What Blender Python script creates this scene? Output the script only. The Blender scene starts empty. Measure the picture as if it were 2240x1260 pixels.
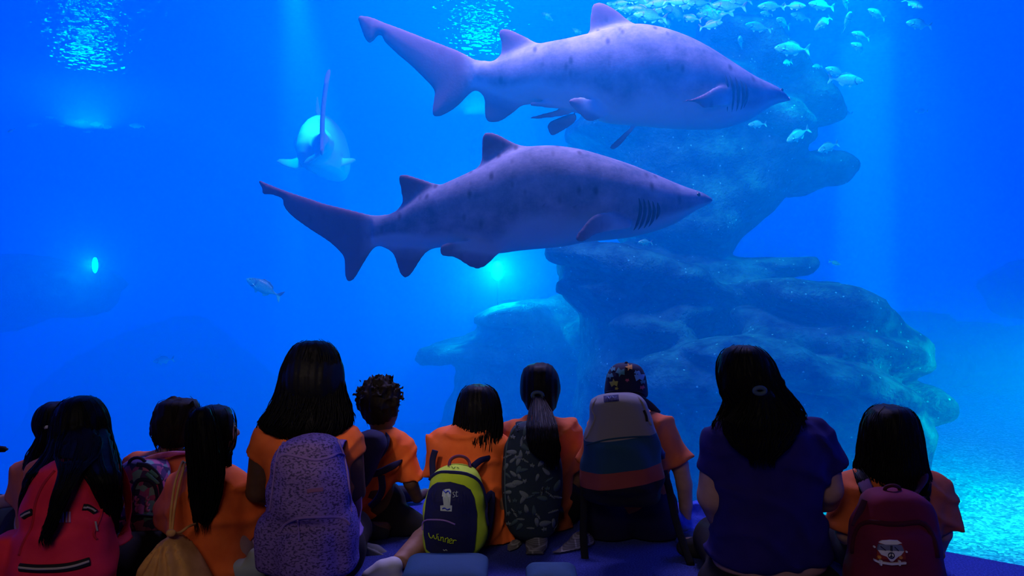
import bpy, bmesh, math, random
import numpy as np
from mathutils import Vector, Matrix

# ------------------------------------------------------------------ camera, world, exposure, large lights
sc = bpy.context.scene
COL = sc.collection
F = 1700.0                                  # focal length in pixels of the 2240 x 1260 frame
CZ = 1.5                                    # camera height; the carpeted ledge top is at z = 0.5
LEDGE = 0.5
cam = bpy.data.objects.new('camera', bpy.data.cameras.new('camera'))
COL.objects.link(cam)
cam.location = (0, 0, CZ)
cam.rotation_euler = (math.pi / 2, 0, 0)
cam.data.sensor_width = 36
cam.data.lens = F * 36 / 2240
cam.data.clip_start = 0.05
cam.data.clip_end = 200
sc.camera = cam
sc.view_settings.view_transform = 'Standard'
sc.view_settings.look = 'None'
sc.view_settings.exposure = 0.0
sc.view_settings.gamma = 1.0
sc.view_settings.use_curve_mapping = False
sc.cycles.volume_bounces = 3
sc.cycles.max_bounces = 6
sc.cycles.diffuse_bounces = 2
sc.cycles.glossy_bounces = 2
sc.cycles.transparent_max_bounces = 16
sc.cycles.caustics_reflective = False
sc.cycles.caustics_refractive = False

world = bpy.data.worlds.new('world')
sc.world = world
world.use_nodes = True
world.node_tree.nodes['Background'].inputs[0].default_value = (0.0, 0.052, 1.0, 1)
world.node_tree.nodes['Background'].inputs[1].default_value = 1.6


def lamp(name, kind, loc, target, energy, color, size=0.5, spot=None, blend=0.5, size_y=None):
    L = bpy.data.lights.new(name, kind)
    L.energy = energy
    L.color = color
    if kind == 'AREA':
        L.size = size
        if size_y:
            L.shape = 'RECTANGLE'
            L.size_y = size_y
    else:
        L.shadow_soft_size = size
    if kind == 'SPOT':
        L.spot_size = math.radians(spot)
        L.spot_blend = blend
    o = bpy.data.objects.new(name, L)
    COL.objects.link(o)
    o.location = loc
    o.rotation_euler = (Vector(target) - Vector(loc)).to_track_quat('-Z', 'Y').to_euler()
    return o


SURF = 5.0                                  # water surface height
# lamps hung over the water, just beyond the window, that light the sharks
lamp('tank_lamp_sharks', 'AREA', (0.2, 5.2, SURF - 0.1), (0.2, 5.25, 1.8), 310, (0.62, 0.42, 1.0), size=2.4, size_y=0.4)
lamp('sand_fill_light', 'SPOT', (4.5, 5.2, 1.3), (3.4, 7.2, -0.4), 620, (0.0, 1.0, 0.7), size=0.4, spot=88, blend=0.9)  # added low in the water, out of view, to brighten the sand
lamp('tank_lamp_rock', 'SPOT', (2.1, 6.75, SURF - 0.1), (2.5, 7.6, 1.0), 130, (0.0, 1.0, 0.8), size=0.3, spot=80, blend=0.8)
lamp('tank_lamp_ledges', 'SPOT', (3.0, 6.5, SURF - 0.1), (2.8, 7.2, 0.6), 520, (0.0, 0.9, 0.75), size=0.15, spot=66, blend=0.9)
lamp('tank_lamp_far_shark', 'SPOT', (-2.1, 7.2, SURF - 0.1), (-2.3, 9.0, 3.05), 1200, (0.0, 1.0, 0.5), size=0.1, spot=22, blend=0.6)
lamp('tank_beam_right', 'SPOT', (5.0, 11.0, SURF + 25.0), (5.0, 11.0, -1), 1700000, (0.0, 0.3, 1.0), size=0.05, spot=2.0, blend=0.5)
lamp('tank_beam_middle', 'SPOT', (-0.02, 11.5, SURF + 25.0), (-0.02, 11.5, -1), 550000, (0.0, 0.28, 1.0), size=0.05, spot=2.2, blend=0.5)
lamp('added_glitter_light_left', 'AREA', (-7.1, 13.0, 4.2), (-7.1, 12.9, 6.0), 70, (0.0, 0.7, 1.0), size=0.6)  # added upward light for the surface glitter; no lamp stands there
lamp('added_glitter_light_middle', 'AREA', (-0.5, 12.2, 4.25), (-0.5, 12.1, 6.0), 40, (0.0, 0.8, 1.0), size=0.5)  # second unseen light, added so the ripples glint
# dim lamps of the viewing hall, behind and above the camera
lamp('hall_lamp', 'AREA', (-0.6, -0.6, 2.95), (-0.5, 3.0, 0.8), 22, (1.0, 0.80, 0.72), size=1.2)
lamp('hall_spot', 'SPOT', (-1.0, -0.2, 2.9), (-0.34, 3.1, 0.85), 125, (1.0, 0.78, 0.68), size=0.15, spot=15, blend=0.9)


# ------------------------------------------------------------------ helpers
def P(px, py, Y):
    """The point at distance Y that the frame shows at pixel (px, py)."""
    return Vector(((px - 1120) * Y / F, Y, CZ - (py - 630) * Y / F))


def tag(o, label=None, cat=None, group=None, kind=None):
    if label: o['label'] = label
    if cat: o['category'] = cat
    if group: o['group'] = group
    if kind: o['kind'] = kind
    return o


def empty(name, loc, label, cat, group=None):
    o = bpy.data.objects.new(name, None)
    COL.objects.link(o)
    o.location = loc
    o.empty_display_size = 0.1
    return tag(o, label, cat, group)


def link(name, me, mat, parent=None, origin=None, smooth=True):
    """Link world-space mesh data as one object with its origin at the parent, at origin, or at the base of the mesh."""
    if parent is not None:
        org = parent_world(parent)
    elif origin is not None:
        org = Vector(origin)
    else:
        co = np.array([v.co[:] for v in me.vertices])
        org = Vector(((co[:, 0].min() + co[:, 0].max()) / 2, (co[:, 1].min() + co[:, 1].max()) / 2, co[:, 2].min()))
    me.transform(Matrix.Translation(-org))
    o = bpy.data.objects.new(name, me)
    COL.objects.link(o)
    if parent is not None:
        o.parent = parent
    else:
        o.location = org
    for m in (mat if isinstance(mat, (list, tuple)) else [mat]):
        me.materials.append(m)
    if smooth:
        me.polygons.foreach_set('use_smooth', [True] * len(me.polygons))
    return o


def parent_world(p):
    v = Vector(p.location)
    while p.parent is not None:
        p = p.parent
        v = v + Vector(p.location)
    return v


def mesh_from(verts, faces, name='m'):
    me = bpy.data.meshes.new(name)
    verts = np.asarray(verts, dtype=np.float32)
    if isinstance(faces, np.ndarray):
        n, k = faces.shape
        me.vertices.add(len(verts))
        me.vertices.foreach_set('co', verts.ravel())
        me.loops.add(n * k)
        me.loops.foreach_set('vertex_index', faces.ravel().astype(np.int32))
        me.polygons.add(n)
        me.polygons.foreach_set('loop_start', np.arange(0, n * k, k, dtype=np.int32))
        me.update(calc_edges=True)
        me.validate()
    else:
        me.from_pydata([tuple(v) for v in verts], [], faces)
        me.update()
    return me


def join(parts):
    """parts: list of (mesh, material index) -> one mesh"""
    bm = bmesh.new()
    for me, mi in parts:
        n0 = len(bm.faces)
        bm.from_mesh(me)
        bm.faces.ensure_lookup_table()
        if mi is not None:
            for f in bm.faces[n0:]:
                f.material_index = mi
    out = bpy.data.meshes.new('joined')
    bm.to_mesh(out)
    bm.free()
    return out


def add_attr(me, name, vals):
    a = me.attributes.new(name, 'FLOAT', 'POINT')
    a.data.foreach_set('value', np.asarray(vals, dtype=np.float32))


# ---- value noise
_rng = np.random.RandomState(5)
_LAT = _rng.rand(32, 32, 32).astype(np.float32)


def vnoise(x, y, z):
    xi, yi, zi = np.floor(x).astype(int), np.floor(y).astype(int), np.floor(z).astype(int)
    fx, fy, fz = x - xi, y - yi, z - zi
    fx, fy, fz = fx * fx * (3 - 2 * fx), fy * fy * (3 - 2 * fy), fz * fz * (3 - 2 * fz)
    r = 0
    for a in (0, 1):
        for b in (0, 1):
            for c in (0, 1):
                w = (fx if a else 1 - fx) * (fy if b else 1 - fy) * (fz if c else 1 - fz)
                r = r + w * _LAT[(xi + a) & 31, (yi + b) & 31, (zi + c) & 31]
    return r * 2 - 1


def fbm(x, y, z, f, octaves=3):
    r, a = 0, 1.0
    for i in range(octaves):
        r = r + a * vnoise(x * f + 7.3 * i, y * f + 3.1 * i, z * f + 1.7 * i)
        a *= 0.5
        f *= 2.1
    return r


# ---- signed distance modelling: every organic shape is one continuous surface
class Vol:
    def __init__(self, lo, hi, h):
        self.lo = np.array(lo, float)
        self.h = h
        n = np.ceil((np.array(hi, float) - self.lo) / h).astype(int) + 1
        self.n = n
        self.D = np.full(n, 1.0, dtype=np.float32)
        self.ax = [self.lo[i] + h * np.arange(n[i]) for i in range(3)]

    def win(self, lo, hi, pad):
        s = []
        for i in range(3):
            a = int(max(0, math.floor((lo[i] - pad - self.lo[i]) / self.h)))
            b = int(min(self.n[i], math.ceil((hi[i] + pad - self.lo[i]) / self.h) + 1))
            if b <= a: return None
            s.append(slice(a, b))
        X = self.ax[0][s[0]][:, None, None]
        Y = self.ax[1][s[1]][None, :, None]
        Z = self.ax[2][s[2]][None, None, :]
        return tuple(s), X, Y, Z

    def put(self, s, d, k=0.0, sub=False):
        A = self.D[s]
        if sub:
            self.D[s] = np.maximum(A, -d) if k <= 0 else -self._smin(-A, d, k)
        else:
            self.D[s] = np.minimum(A, d) if k <= 0 else self._smin(A, d, k)

    @staticmethod
    def _smin(a, b, k):
        h = np.clip(0.5 + 0.5 * (b - a) / k, 0, 1)
        return b * (1 - h) + a * h - k * h * (1 - h)

    def cap(self, a, b, ra, rb, k=0.0, sy=1.0, sub=False):
        """tapered capsule; sy < 1 flattens it in y"""
        a, b = np.array(a, float), np.array(b, float)
        R = max(ra, rb)
        w = self.win(np.minimum(a, b) - R, np.maximum(a, b) + R, k + 3 * self.h)
        if w is None: return
        s, X, Y, Z = w
        d = b - a
        yc = a[1]
        dy = d[1] / sy
        ll = d[0] ** 2 + dy ** 2 + d[2] ** 2 + 1e-12
        px, py, pz = X - a[0], (Y - yc) / sy, Z - a[2]
        t = np.clip((px * d[0] + py * dy + pz * d[2]) / ll, 0, 1)
        q = np.sqrt((px - t * d[0]) ** 2 + (py - t * dy) ** 2 + (pz - t * d[2]) ** 2)
        self.put(s, (q - (ra + (rb - ra) * t)) * (0.5 + 0.5 * sy), k, sub)

    def chain(self, pts, rs, k=0.0, sy=1.0):
        for i in range(len(pts) - 1):
            self.cap(pts[i], pts[i + 1], rs[i], rs[i + 1], k if i == 0 else max(k * 0.3, 0), sy)

    def ell(self, c, r, k=0.0, rot=None, sub=False):
        c, r = np.array(c, float), np.array(r, float)
        R = float(max(r)) if rot is not None else r
        w = self.win(c - R, c + R, k + 3 * self.h)
        if w is None: return
        s, X, Y, Z = w
        x, y, z = X - c[0], Y - c[1], Z - c[2]
        if rot is not None:
            M = np.array(rot.transposed())
            x, y, z = [M[i, 0] * x + M[i, 1] * y + M[i, 2] * z for i in range(3)]
        k0 = np.sqrt((x / r[0]) ** 2 + (y / r[1]) ** 2 + (z / r[2]) ** 2)
        k1 = np.sqrt((x / r[0] ** 2) ** 2 + (y / r[1] ** 2) ** 2 + (z / r[2] ** 2) ** 2) + 1e-9
        self.put(s, k0 * (k0 - 1) / k1, k, sub)

    def rows(self, rows, n=2.0, k=0.0, off=0.0, round_=0.02):
        """stack of horizontal sections: rows of (z, xl, xr, yc, half depth), any z order; n = squareness"""
        r = np.array(sorted(rows), float)
        z = r[:, 0]
        lo = (r[:, 1].min(), (r[:, 3] - r[:, 4]).min(), z[0])
        hi = (r[:, 2].max(), (r[:, 3] + r[:, 4]).max(), z[-1])
        w = self.win(np.array(lo) - off, np.array(hi) + off, k + 3 * self.h)
        if w is None: return
        s, X, Y, Z = w
        zz = np.clip(Z, z[0], z[-1])
        xl, xr, yc, hd = [np.interp(zz, z, r[:, i]) for i in (1, 2, 3, 4)]
        hw = np.maximum((xr - xl) / 2 + off, 1e-3)
        hd = np.maximum(hd + off, 1e-3)
        q = ((np.abs(X - (xl + xr) / 2) / hw) ** n + (np.abs(Y - yc) / hd) ** n) ** (1.0 / n)
        d2 = (q - 1) * np.minimum(hw, hd)
        dz = np.maximum(z[0] - off - Z, Z - z[-1] - off)
        rr = round_
        a, b = np.maximum(d2 + rr, 0), np.maximum(dz + rr, 0)
        d = np.sqrt(a * a + b * b) + np.minimum(np.maximum(d2 + rr, dz + rr), 0) - rr
        self.put(s, d, k)

    def outline(self, poly, yc, T, R, k=0.0, tmin=0.0, frame=None, sub=False, bend=None):
        """solid swelling from a planar outline [(u, v)]: half thickness T reached at R from the rim.
        frame = (origin, u axis, v axis, normal); default is the xz plane at depth yc"""
        poly = np.array(poly, float)
        if frame is None:
            O, U, V, N = np.array((0, yc, 0.0)), np.array((1.0, 0, 0)), np.array((0, 0, 1.0)), np.array((0, 1.0, 0))
        else:
            O, U, V, N = [np.array(v, float) for v in frame]
        c = [O + U * p[0] + V * p[1] for p in poly]
        lo, hi = np.min(c, axis=0), np.max(c, axis=0)
        ext = np.abs(N) * (T + 0.7 * (bend is not None))
        w = self.win(lo - ext, hi + ext, k + 3 * self.h)
        if w is None: return
        s, X, Y, Z = w
        x, y, z = X - O[0], Y - O[1], Z - O[2]
        u = x * U[0] + y * U[1] + z * U[2]
        v = x * V[0] + y * V[1] + z * V[2]
        m = x * N[0] + y * N[1] + z * N[2]
        if bend is not None:
            m = m - bend(u, v)
        if frame is None:                              # u, v do not vary along y: work in 2-D
            u, v = np.broadcast_arrays(u, v)
        pd = poly_sdf(u, v, poly)
        e = np.clip(-pd / R, 0, 1)
        t = tmin + (T - tmin) * np.sqrt(1 - (1 - e) ** 2)
        inside = np.abs(m) - t
        d = np.where(pd > 0, np.sqrt(pd ** 2 + np.maximum(np.abs(m) - tmin, 0) ** 2), np.maximum(inside * 0.7, np.maximum(pd, -1e9)))
        self.put(s, d.astype(np.float32), k, sub)

    def cut(self, point, normal, k=0.0):
        """remove everything on the side the normal points to"""
        X = self.ax[0][:, None, None]; Y = self.ax[1][None, :, None]; Z = self.ax[2][None, None, :]
        n = np.array(normal, float); n /= np.linalg.norm(n)
        d = (X - point[0]) * n[0] + (Y - point[1]) * n[1] + (Z - point[2]) * n[2]
        self.D = np.maximum(self.D, d).astype(np.float32)

    def warp(self, fn):
        X = self.ax[0][:, None, None]; Y = self.ax[1][None, :, None]; Z = self.ax[2][None, None, :]
        X, Y, Z = np.broadcast_arrays(X, Y, Z)
        near = np.abs(self.D) < 0.35
        self.D[near] += fn(X[near], Y[near], Z[near]).astype(np.float32)

    def mesh(self, smooth=1):
        D = self.D
        for ax in range(3):                            # seal the rim of the grid
            for e in (0, -1):
                sl = [slice(None)] * 3; sl[ax] = e
                D[tuple(sl)] = np.maximum(D[tuple(sl)], 0.5 * self.h)
        S = D < 0
        n = np.array(D.shape)
        acc = np.zeros(tuple(n - 1) + (3,), np.float32)
        cnt = np.zeros(tuple(n - 1), np.float32)
        offs = [(i, j, k) for i in (0, 1) for j in (0, 1) for k in (0, 1)]

        def cor(A, o):
            return A[o[0]:n[0] - 1 + o[0], o[1]:n[1] - 1 + o[1], o[2]:n[2] - 1 + o[2]]
        for a in offs:
            for ax in range(3):
                if a[ax]: continue
                b = list(a); b[ax] = 1; b = tuple(b)
                da, db = cor(D, a), cor(D, b)
                m = cor(S, a) != cor(S, b)
                t = np.where(m, da / np.where(m, da - db, 1), 0)
                for c in range(3):
                    acc[..., c] += np.where(m, a[c] + (t if c == ax else 0), 0)
                cnt += m
        act = cnt > 0
        idx = -np.ones(act.shape, int)
        ii = np.argwhere(act)
        idx[act] = np.arange(len(ii))
        V = (ii + acc[act] / cnt[act][:, None]) * self.h + self.lo
        faces = []
        for ax in range(3):
            b, c = (ax + 1) % 3, (ax + 2) % 3
            s0 = [slice(1, n[i] - 1) for i in range(3)]
            s0[ax] = slice(0, n[ax] - 1)
            s1 = list(s0); s1[ax] = slice(1, n[ax])
            A, B = S[tuple(s0)], S[tuple(s1)]
            e = np.argwhere(A != B)
            if not len(e): continue
            base = e.copy()
            for i in range(3):
                if i != ax: base[:, i] += 1
            q = []
            for db, dc in ((0, 0), (1, 0), (1, 1), (0, 1)):
                v = base.copy(); v[:, b] -= db; v[:, c] -= dc
                q.append(idx[v[:, 0], v[:, 1], v[:, 2]])
            q = np.stack(q, 1)
            flip = ~A[e[:, 0], e[:, 1], e[:, 2]]
            q[flip] = q[flip][:, ::-1]
            faces.append(q)
        Fc = np.concatenate(faces)
        for _ in range(smooth):
            nb = np.zeros_like(V); c = np.zeros(len(V))
            for i in range(4):
                a_, b_ = Fc[:, i], Fc[:, (i + 1) % 4]
                for k3 in range(3):
                    nb[:, k3] += np.bincount(a_, V[b_, k3], len(V)) + np.bincount(b_, V[a_, k3], len(V))
                c += np.bincount(a_, minlength=len(V)) + np.bincount(b_, minlength=len(V))
            V = 0.5 * V + 0.5 * nb / np.maximum(c, 1)[:, None]
        return mesh_from(V, Fc)


def poly_sdf(u, v, poly):
    d = np.full(u.shape, 1e9)
    sgn = np.zeros(u.shape, bool)
    for i in range(len(poly)):
        a, b = poly[i - 1], poly[i]
        ex, ey = b[0] - a[0], b[1] - a[1]
        wx, wy = u - a[0], v - a[1]
        t = np.clip((wx * ex + wy * ey) / (ex * ex + ey * ey + 1e-12), 0, 1)
        d = np.minimum(d, (wx - ex * t) ** 2 + (wy - ey * t) ** 2)
        if a[1] != b[1]:
            cond = (a[1] > v) != (b[1] > v)
            xc = a[0] + ex * (v - a[1]) / (b[1] - a[1])
            sgn ^= cond & (u < xc)
    d = np.sqrt(d)
    return np.where(sgn, -d, d)


def spline(pts, n, closed=False):
    """Catmull-Rom through pts"""
    p = np.array(pts, float)
    m = len(p)
    out = []
    segs = m if closed else m - 1
    per = max(1, n // segs)
    for i in range(segs):
        if closed:
            a, b, c, d = p[(i - 1) % m], p[i], p[(i + 1) % m], p[(i + 2) % m]
        else:
            a, b, c, d = p[max(i - 1, 0)], p[i], p[i + 1], p[min(i + 2, m - 1)]
        for j in range(per):
            t = j / per
            out.append(0.5 * ((2 * b) + (c - a) * t + (2 * a - 5 * b + 4 * c - d) * t * t + (3 * b - a - 3 * c + d) * t ** 3))
    if not closed: out.append(p[-1])
    return np.array(out)


def tube(pts, r, sides=8, flat=None, closed=False, caps=True):
    """Mesh tube along pts (world). r number or list. flat = (normal, ratio) squashes it along the normal."""
    pts = np.array(pts, float)
    n = len(pts)
    rs = np.full(n, r, float) if np.isscalar(r) else np.interp(np.linspace(0, 1, n), np.linspace(0, 1, len(r)), r)
    V, Fs = [], []
    ref = np.array((0.0, 1.0, 0.1)) if flat is None else np.array(flat[0], float)
    ratio = 1.0 if flat is None else flat[1]
    for i in range(n):
        if closed:
            t = pts[(i + 1) % n] - pts[i - 1]
        else:
            t = pts[min(i + 1, n - 1)] - pts[max(i - 1, 0)]
        t = t / (np.linalg.norm(t) + 1e-12)
        a = ref - t * ref.dot(t)
        if np.linalg.norm(a) < 1e-3: a = np.array((1.0, 0, 0)) - t * t[0]
        a /= np.linalg.norm(a)
        b = np.cross(t, a)
        for j in range(sides):
            th = 2 * math.pi * j / sides
            V.append(pts[i] + rs[i] * (a * math.cos(th) * ratio + b * math.sin(th)))
    for i in range(n if closed else n - 1):
        for j in range(sides):
            a0, a1 = i * sides + j, i * sides + (j + 1) % sides
            b0, b1 = ((i + 1) % n) * sides + j, ((i + 1) % n) * sides + (j + 1) % sides
            Fs.append((a0, b0, b1, a1))
    if not closed and caps:
        Fs.append(tuple(range(sides)))
        Fs.append(tuple(reversed(range((n - 1) * sides, n * sides))))
    return mesh_from(V, Fs)


def tubes(lines, rads, sides=3):
    """many thin tapered strands as one mesh; lines: list of (n,3) arrays of equal n"""
    L = np.array(lines)                       # m, n, 3
    m, n, _ = L.shape
    T = np.gradient(L, axis=1)
    T /= np.linalg.norm(T, axis=2, keepdims=True) + 1e-9
    ref = np.array((0.13, 1.0, 0.07))
    A = ref - T * (T @ ref)[..., None]
    A /= np.linalg.norm(A, axis=2, keepdims=True) + 1e-9
    B = np.cross(T, A)
    R = np.asarray(rads)[:, :, None]
    V = np.stack([L + R * (A * math.cos(2 * math.pi * j / sides) + B * math.sin(2 * math.pi * j / sides)) for j in range(sides)], 2)
    V = V.reshape(-1, 3)
    base = (np.arange(m)[:, None] * n + np.arange(n - 1)[None, :]) * sides
    q = []
    for j in range(sides):
        j2 = (j + 1) % sides
        q.append(np.stack([base + j, base + sides + j, base + sides + j2, base + j2], -1).reshape(-1, 4))
    return mesh_from(V, np.concatenate(q))


# ---- materials
def mat(name, color, rough=0.8, noise=None, bump=None, spec=0.3, color2=None, metallic=0.0, sheen=0.0, dist=0.002, emit=None):
    m = bpy.data.materials.new(name)
    m.use_nodes = True
    nt = m.node_tree
    b = nt.nodes['Principled BSDF']
    b.inputs['Base Color'].default_value = (*color, 1)
    b.inputs['Roughness'].default_value = rough
    b.inputs['Specular IOR Level'].default_value = spec
    b.inputs['Metallic'].default_value = metallic
    if sheen:
        b.inputs['Sheen Weight'].default_value = sheen
    if emit:
        b.inputs['Emission Color'].default_value = (*emit[0], 1)
        b.inputs['Emission Strength'].default_value = emit[1]
    tc = nt.nodes.new('ShaderNodeTexCoord')
    if noise:
        nz = nt.nodes.new('ShaderNodeTexNoise')
        nz.inputs['Scale'].default_value = noise
        nz.inputs['Detail'].default_value = 4
        nt.links.new(tc.outputs['Object'], nz.inputs['Vector'])
        cr = nt.nodes.new('ShaderNodeValToRGB')
        cr.color_ramp.elements[0].position = 0.38
        cr.color_ramp.elements[1].position = 0.64
        cr.color_ramp.elements[0].color = (*color, 1)
        cr.color_ramp.elements[1].color = (*(color2 or [c * 1.25 for c in color]), 1)
        nt.links.new(nz.outputs['Fac'], cr.inputs[0])
        nt.links.new(cr.outputs[0], b.inputs['Base Color'])
    if bump:
        nz = nt.nodes.new('ShaderNodeTexNoise')
        nz.inputs['Scale'].default_value = bump[0]
        nz.inputs['Detail'].default_value = 3
        nt.links.new(tc.outputs['Object'], nz.inputs['Vector'])
        bp = nt.nodes.new('ShaderNodeBump')
        bp.inputs['Strength'].default_value = bump[1]
        bp.inputs['Distance'].default_value = dist
        nt.links.new(nz.outputs['Fac'], bp.inputs['Height'])
        nt.links.new(bp.outputs[0], b.inputs['Normal'])
    return m


def node(nt, typ, **kw):
    n = nt.nodes.new(typ)
    for k, v in kw.items():
        if k.startswith('in_'):
            n.inputs[k[3:].replace('_', ' ')].default_value = v
        else:
            setattr(n, k, v)
    return n

# ------------------------------------------------------------------ the setting: hall, window, water, sand
def slab(name, poly, z0, z1, m, kind='structure'):
    """vertical prism on a footprint polygon"""
    n = len(poly)
    V = [(x, y, z0) for x, y in poly] + [(x, y, z1) for x, y in poly]
    Fs = [tuple(range(n))[::-1], tuple(range(n, 2 * n))]
    for i in range(n):
        j = (i + 1) % n
        Fs.append((i, j, n + j, n + i))
    me = mesh_from(V, Fs)
    bm = bmesh.new(); bm.from_mesh(me); bmesh.ops.recalc_face_normals(bm, faces=bm.faces); bm.to_mesh(me); bm.free()
    return tag(link(name, me, m, smooth=False), kind=kind)


def gy(x):
    """the bowed line of the viewing window"""
    return 3.76 - (0.2 if x < -0.5 else 0.175) * (x + 0.5) ** 2


def bow(x0, x1, n, d=0.0):
    return [(x0 + (x1 - x0) * i / n, gy(x0 + (x1 - x0) * i / n) + d) for i in range(n + 1)]


M_dark = mat('dark_hall_paint', (0.012, 0.012, 0.016), 0.9, bump=(30, 0.2))
M_carpet = mat('blue_carpet', (0.03, 0.05, 0.35), 0.95, noise=160, color2=(0.07, 0.11, 0.6), bump=(500, 1.0), dist=0.006)
M_metal = mat('dark_frame_metal', (0.02, 0.02, 0.03), 0.5)
X0, X1, YB, CEIL = -3.3, 3.1, -4.0, 3.1
bowl = bow(X0, X1, 40, -0.005)
slab('floor', [(X0 - .2, YB - .2), (X1 + .2, YB - .2), (X1 + .2, gy(X1) - .005)] + bowl[::-1] + [(X0 - .2, gy(X0) - .005)], 0.3, LEDGE, M_carpet)
slab('ceiling', [(X0 - .2, YB - .2), (X1 + .2, YB - .2), (X1 + .2, gy(X1))] + bow(X0, X1, 40, 0.3)[::-1] + [(X0 - .2, gy(X0))], CEIL, CEIL + .2, M_dark)
slab('wall_back', [(X0, YB - .2), (X1, YB - .2), (X1, YB), (X0, YB)], LEDGE, CEIL, M_dark)
slab('wall_left', [(X0 - .2, YB - .2), (X0, YB - .2), (X0, gy(X0) + .1), (X0 - .2, gy(X0) + .1)], LEDGE, CEIL, M_dark)
slab('wall_right', [(X1, YB - .2), (X1 + .2, YB - .2), (X1 + .2, gy(X1) + .1), (X1, gy(X1) + .1)], LEDGE, CEIL, M_dark)

# acrylic window: a clear bowed sheet, 6 cm thick
M_acrylic = bpy.data.materials.new('clear_acrylic'); M_acrylic.use_nodes = True
nt = M_acrylic.node_tree; nt.nodes.clear()
o_ = nt.nodes.new('ShaderNodeOutputMaterial'); t_ = nt.nodes.new('ShaderNodeBsdfTransparent')
t_.inputs[0].default_value = (0.985, 0.99, 1.0, 1)
nt.links.new(t_.outputs[0], o_.inputs['Surface'])
slab('window_1', bow(X0, X1, 40, 0.0) + bow(X0, X1, 40, 0.06)[::-1], LEDGE - .2, CEIL, M_acrylic)

# water body
WX, WY = 24.0, 26.0
M_water = bpy.data.materials.new('tank_water'); M_water.use_nodes = True
nt = M_water.node_tree; nt.nodes.clear()
o_ = nt.nodes.new('ShaderNodeOutputMaterial')
s_ = nt.nodes.new('ShaderNodeVolumeScatter')
s_.inputs['Density'].default_value = 0.15
s_.inputs['Color'].default_value = (0.0, 0.6, 1.0, 1)
s_.inputs['Anisotropy'].default_value = 0.0
a_ = nt.nodes.new('ShaderNodeVolumeAbsorption')
a_.inputs['Density'].default_value = 0.16
a_.inputs['Color'].default_value = (0.0, 0.75, 1.0, 1)
ad = nt.nodes.new('ShaderNodeAddShader')
nt.links.new(s_.outputs[0], ad.inputs[0]); nt.links.new(a_.outputs[0], ad.inputs[1])
nt.links.new(ad.outputs[0], o_.inputs['Volume'])
wat = slab('water', [(WX, gy(X1) + .07), (WX, WY), (-WX, WY), (-WX, gy(X0) + .07)] + bow(X0, X1, 40, .07), -4.0, SURF, M_water)


# sand bottom: raised bank on the right, falling away to the left
def sand_z(x, y):
    x, y = np.asarray(x, float), np.asarray(y, float)
    s = np.clip((x + 0.4 + 0.05 * y) / 1.6, 0, 1); s = s * s * (3 - 2 * s)
    near = np.clip((6.3 - y) / 1.5, 0, 1)
    s = np.maximum(s, near * 0.97 * np.clip((x + 1.9) / 0.8, 0, 1))
    z = -3.0 + 2.7 * s
    step = np.clip((y - 6.9 - 0.25 * np.sin(x * 1.1)) / 0.35, 0, 1)
    z = z - 0.10 + 0.10 * step * step * (3 - 2 * step)
    z = z + 0.025 * fbm(x, y, x * 0, 1.3, 4) + 0.010 * fbm(x, y, x * 0, 9.0, 2)
    return z


nx, ny = 420, 340
gx = np.sinh(np.linspace(-1, 1, nx) * 2.2) / np.sinh(2.2) * (WX - 0.1) + 1.5
gx = np.clip(gx, -WX + .02, WX - .02) + np.linspace(0, 1e-3, nx)
gv = 1.0 + (WY - 1.1) * np.linspace(0, 1, ny) ** 1.9
GX, GY = np.meshgrid(gx, gv, indexing='ij')
wall_y = np.array([gy(min(max(x, X0), X1)) + 0.08 for x in gx])
GY = wall_y[:, None] + (WY - wall_y[:, None]) * np.linspace(0, 1, ny)[None, :] ** 1.9
GZ = sand_z(GX, GY)
ids = np.arange(nx * ny).reshape(nx, ny)
q = np.stack([ids[:-1, :-1], ids[1:, :-1], ids[1:, 1:], ids[:-1, 1:]], -1).reshape(-1, 4)
M_sand = bpy.data.materials.new('coarse_sand'); M_sand.use_nodes = True
nt = M_sand.node_tree; b_ = nt.nodes['Principled BSDF']
tc = node(nt, 'ShaderNodeTexCoord')
vo = node(nt, 'ShaderNodeTexVoronoi', in_Scale=46.0)
nz = node(nt, 'ShaderNodeTexNoise', in_Scale=9.0, in_Detail=5.0)
nt.links.new(tc.outputs['Object'], vo.inputs['Vector']); nt.links.new(tc.outputs['Object'], nz.inputs['Vector'])
sep = node(nt, 'ShaderNodeSeparateColor'); nt.links.new(vo.outputs['Color'], sep.inputs[0])
mul = node(nt, 'ShaderNodeMath', operation='MULTIPLY_ADD'); mul.inputs[1].default_value = 0.75; 
nt.links.new(sep.outputs[0], mul.inputs[0]); 
m2 = node(nt, 'ShaderNodeMath', operation='MULTIPLY'); m2.inputs[1].default_value = 0.5
nt.links.new(nz.outputs['Fac'], m2.inputs[0]); nt.links.new(m2.outputs[0], mul.inputs[2])
cr = node(nt, 'ShaderNodeValToRGB')
cr.color_ramp.elements[0].position = 0.22; cr.color_ramp.elements[0].color = (0.03, 0.15, 0.18, 1)
cr.color_ramp.elements[1].position = 0.93; cr.color_ramp.elements[1].color = (0.4, 1.0, 0.95, 1)
e = cr.color_ramp.elements.new(0.7); e.color = (0.2, 0.52, 0.52, 1)
nt.links.new(mul.outputs[0], cr.inputs[0]); nt.links.new(cr.outputs[0], b_.inputs['Base Color'])
bp = node(nt, 'ShaderNodeBump', in_Strength=1.0, in_Distance=0.03)
nt.links.new(sep.outputs[1], bp.inputs['Height']); nt.links.new(bp.outputs[0], b_.inputs['Normal'])
b_.inputs['Roughness'].default_value = 0.9
tag(link('ground', mesh_from(np.stack([GX, GY, GZ], -1).reshape(-1, 3), q), M_sand, origin=(0, 6, -1)), kind='structure')

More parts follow.
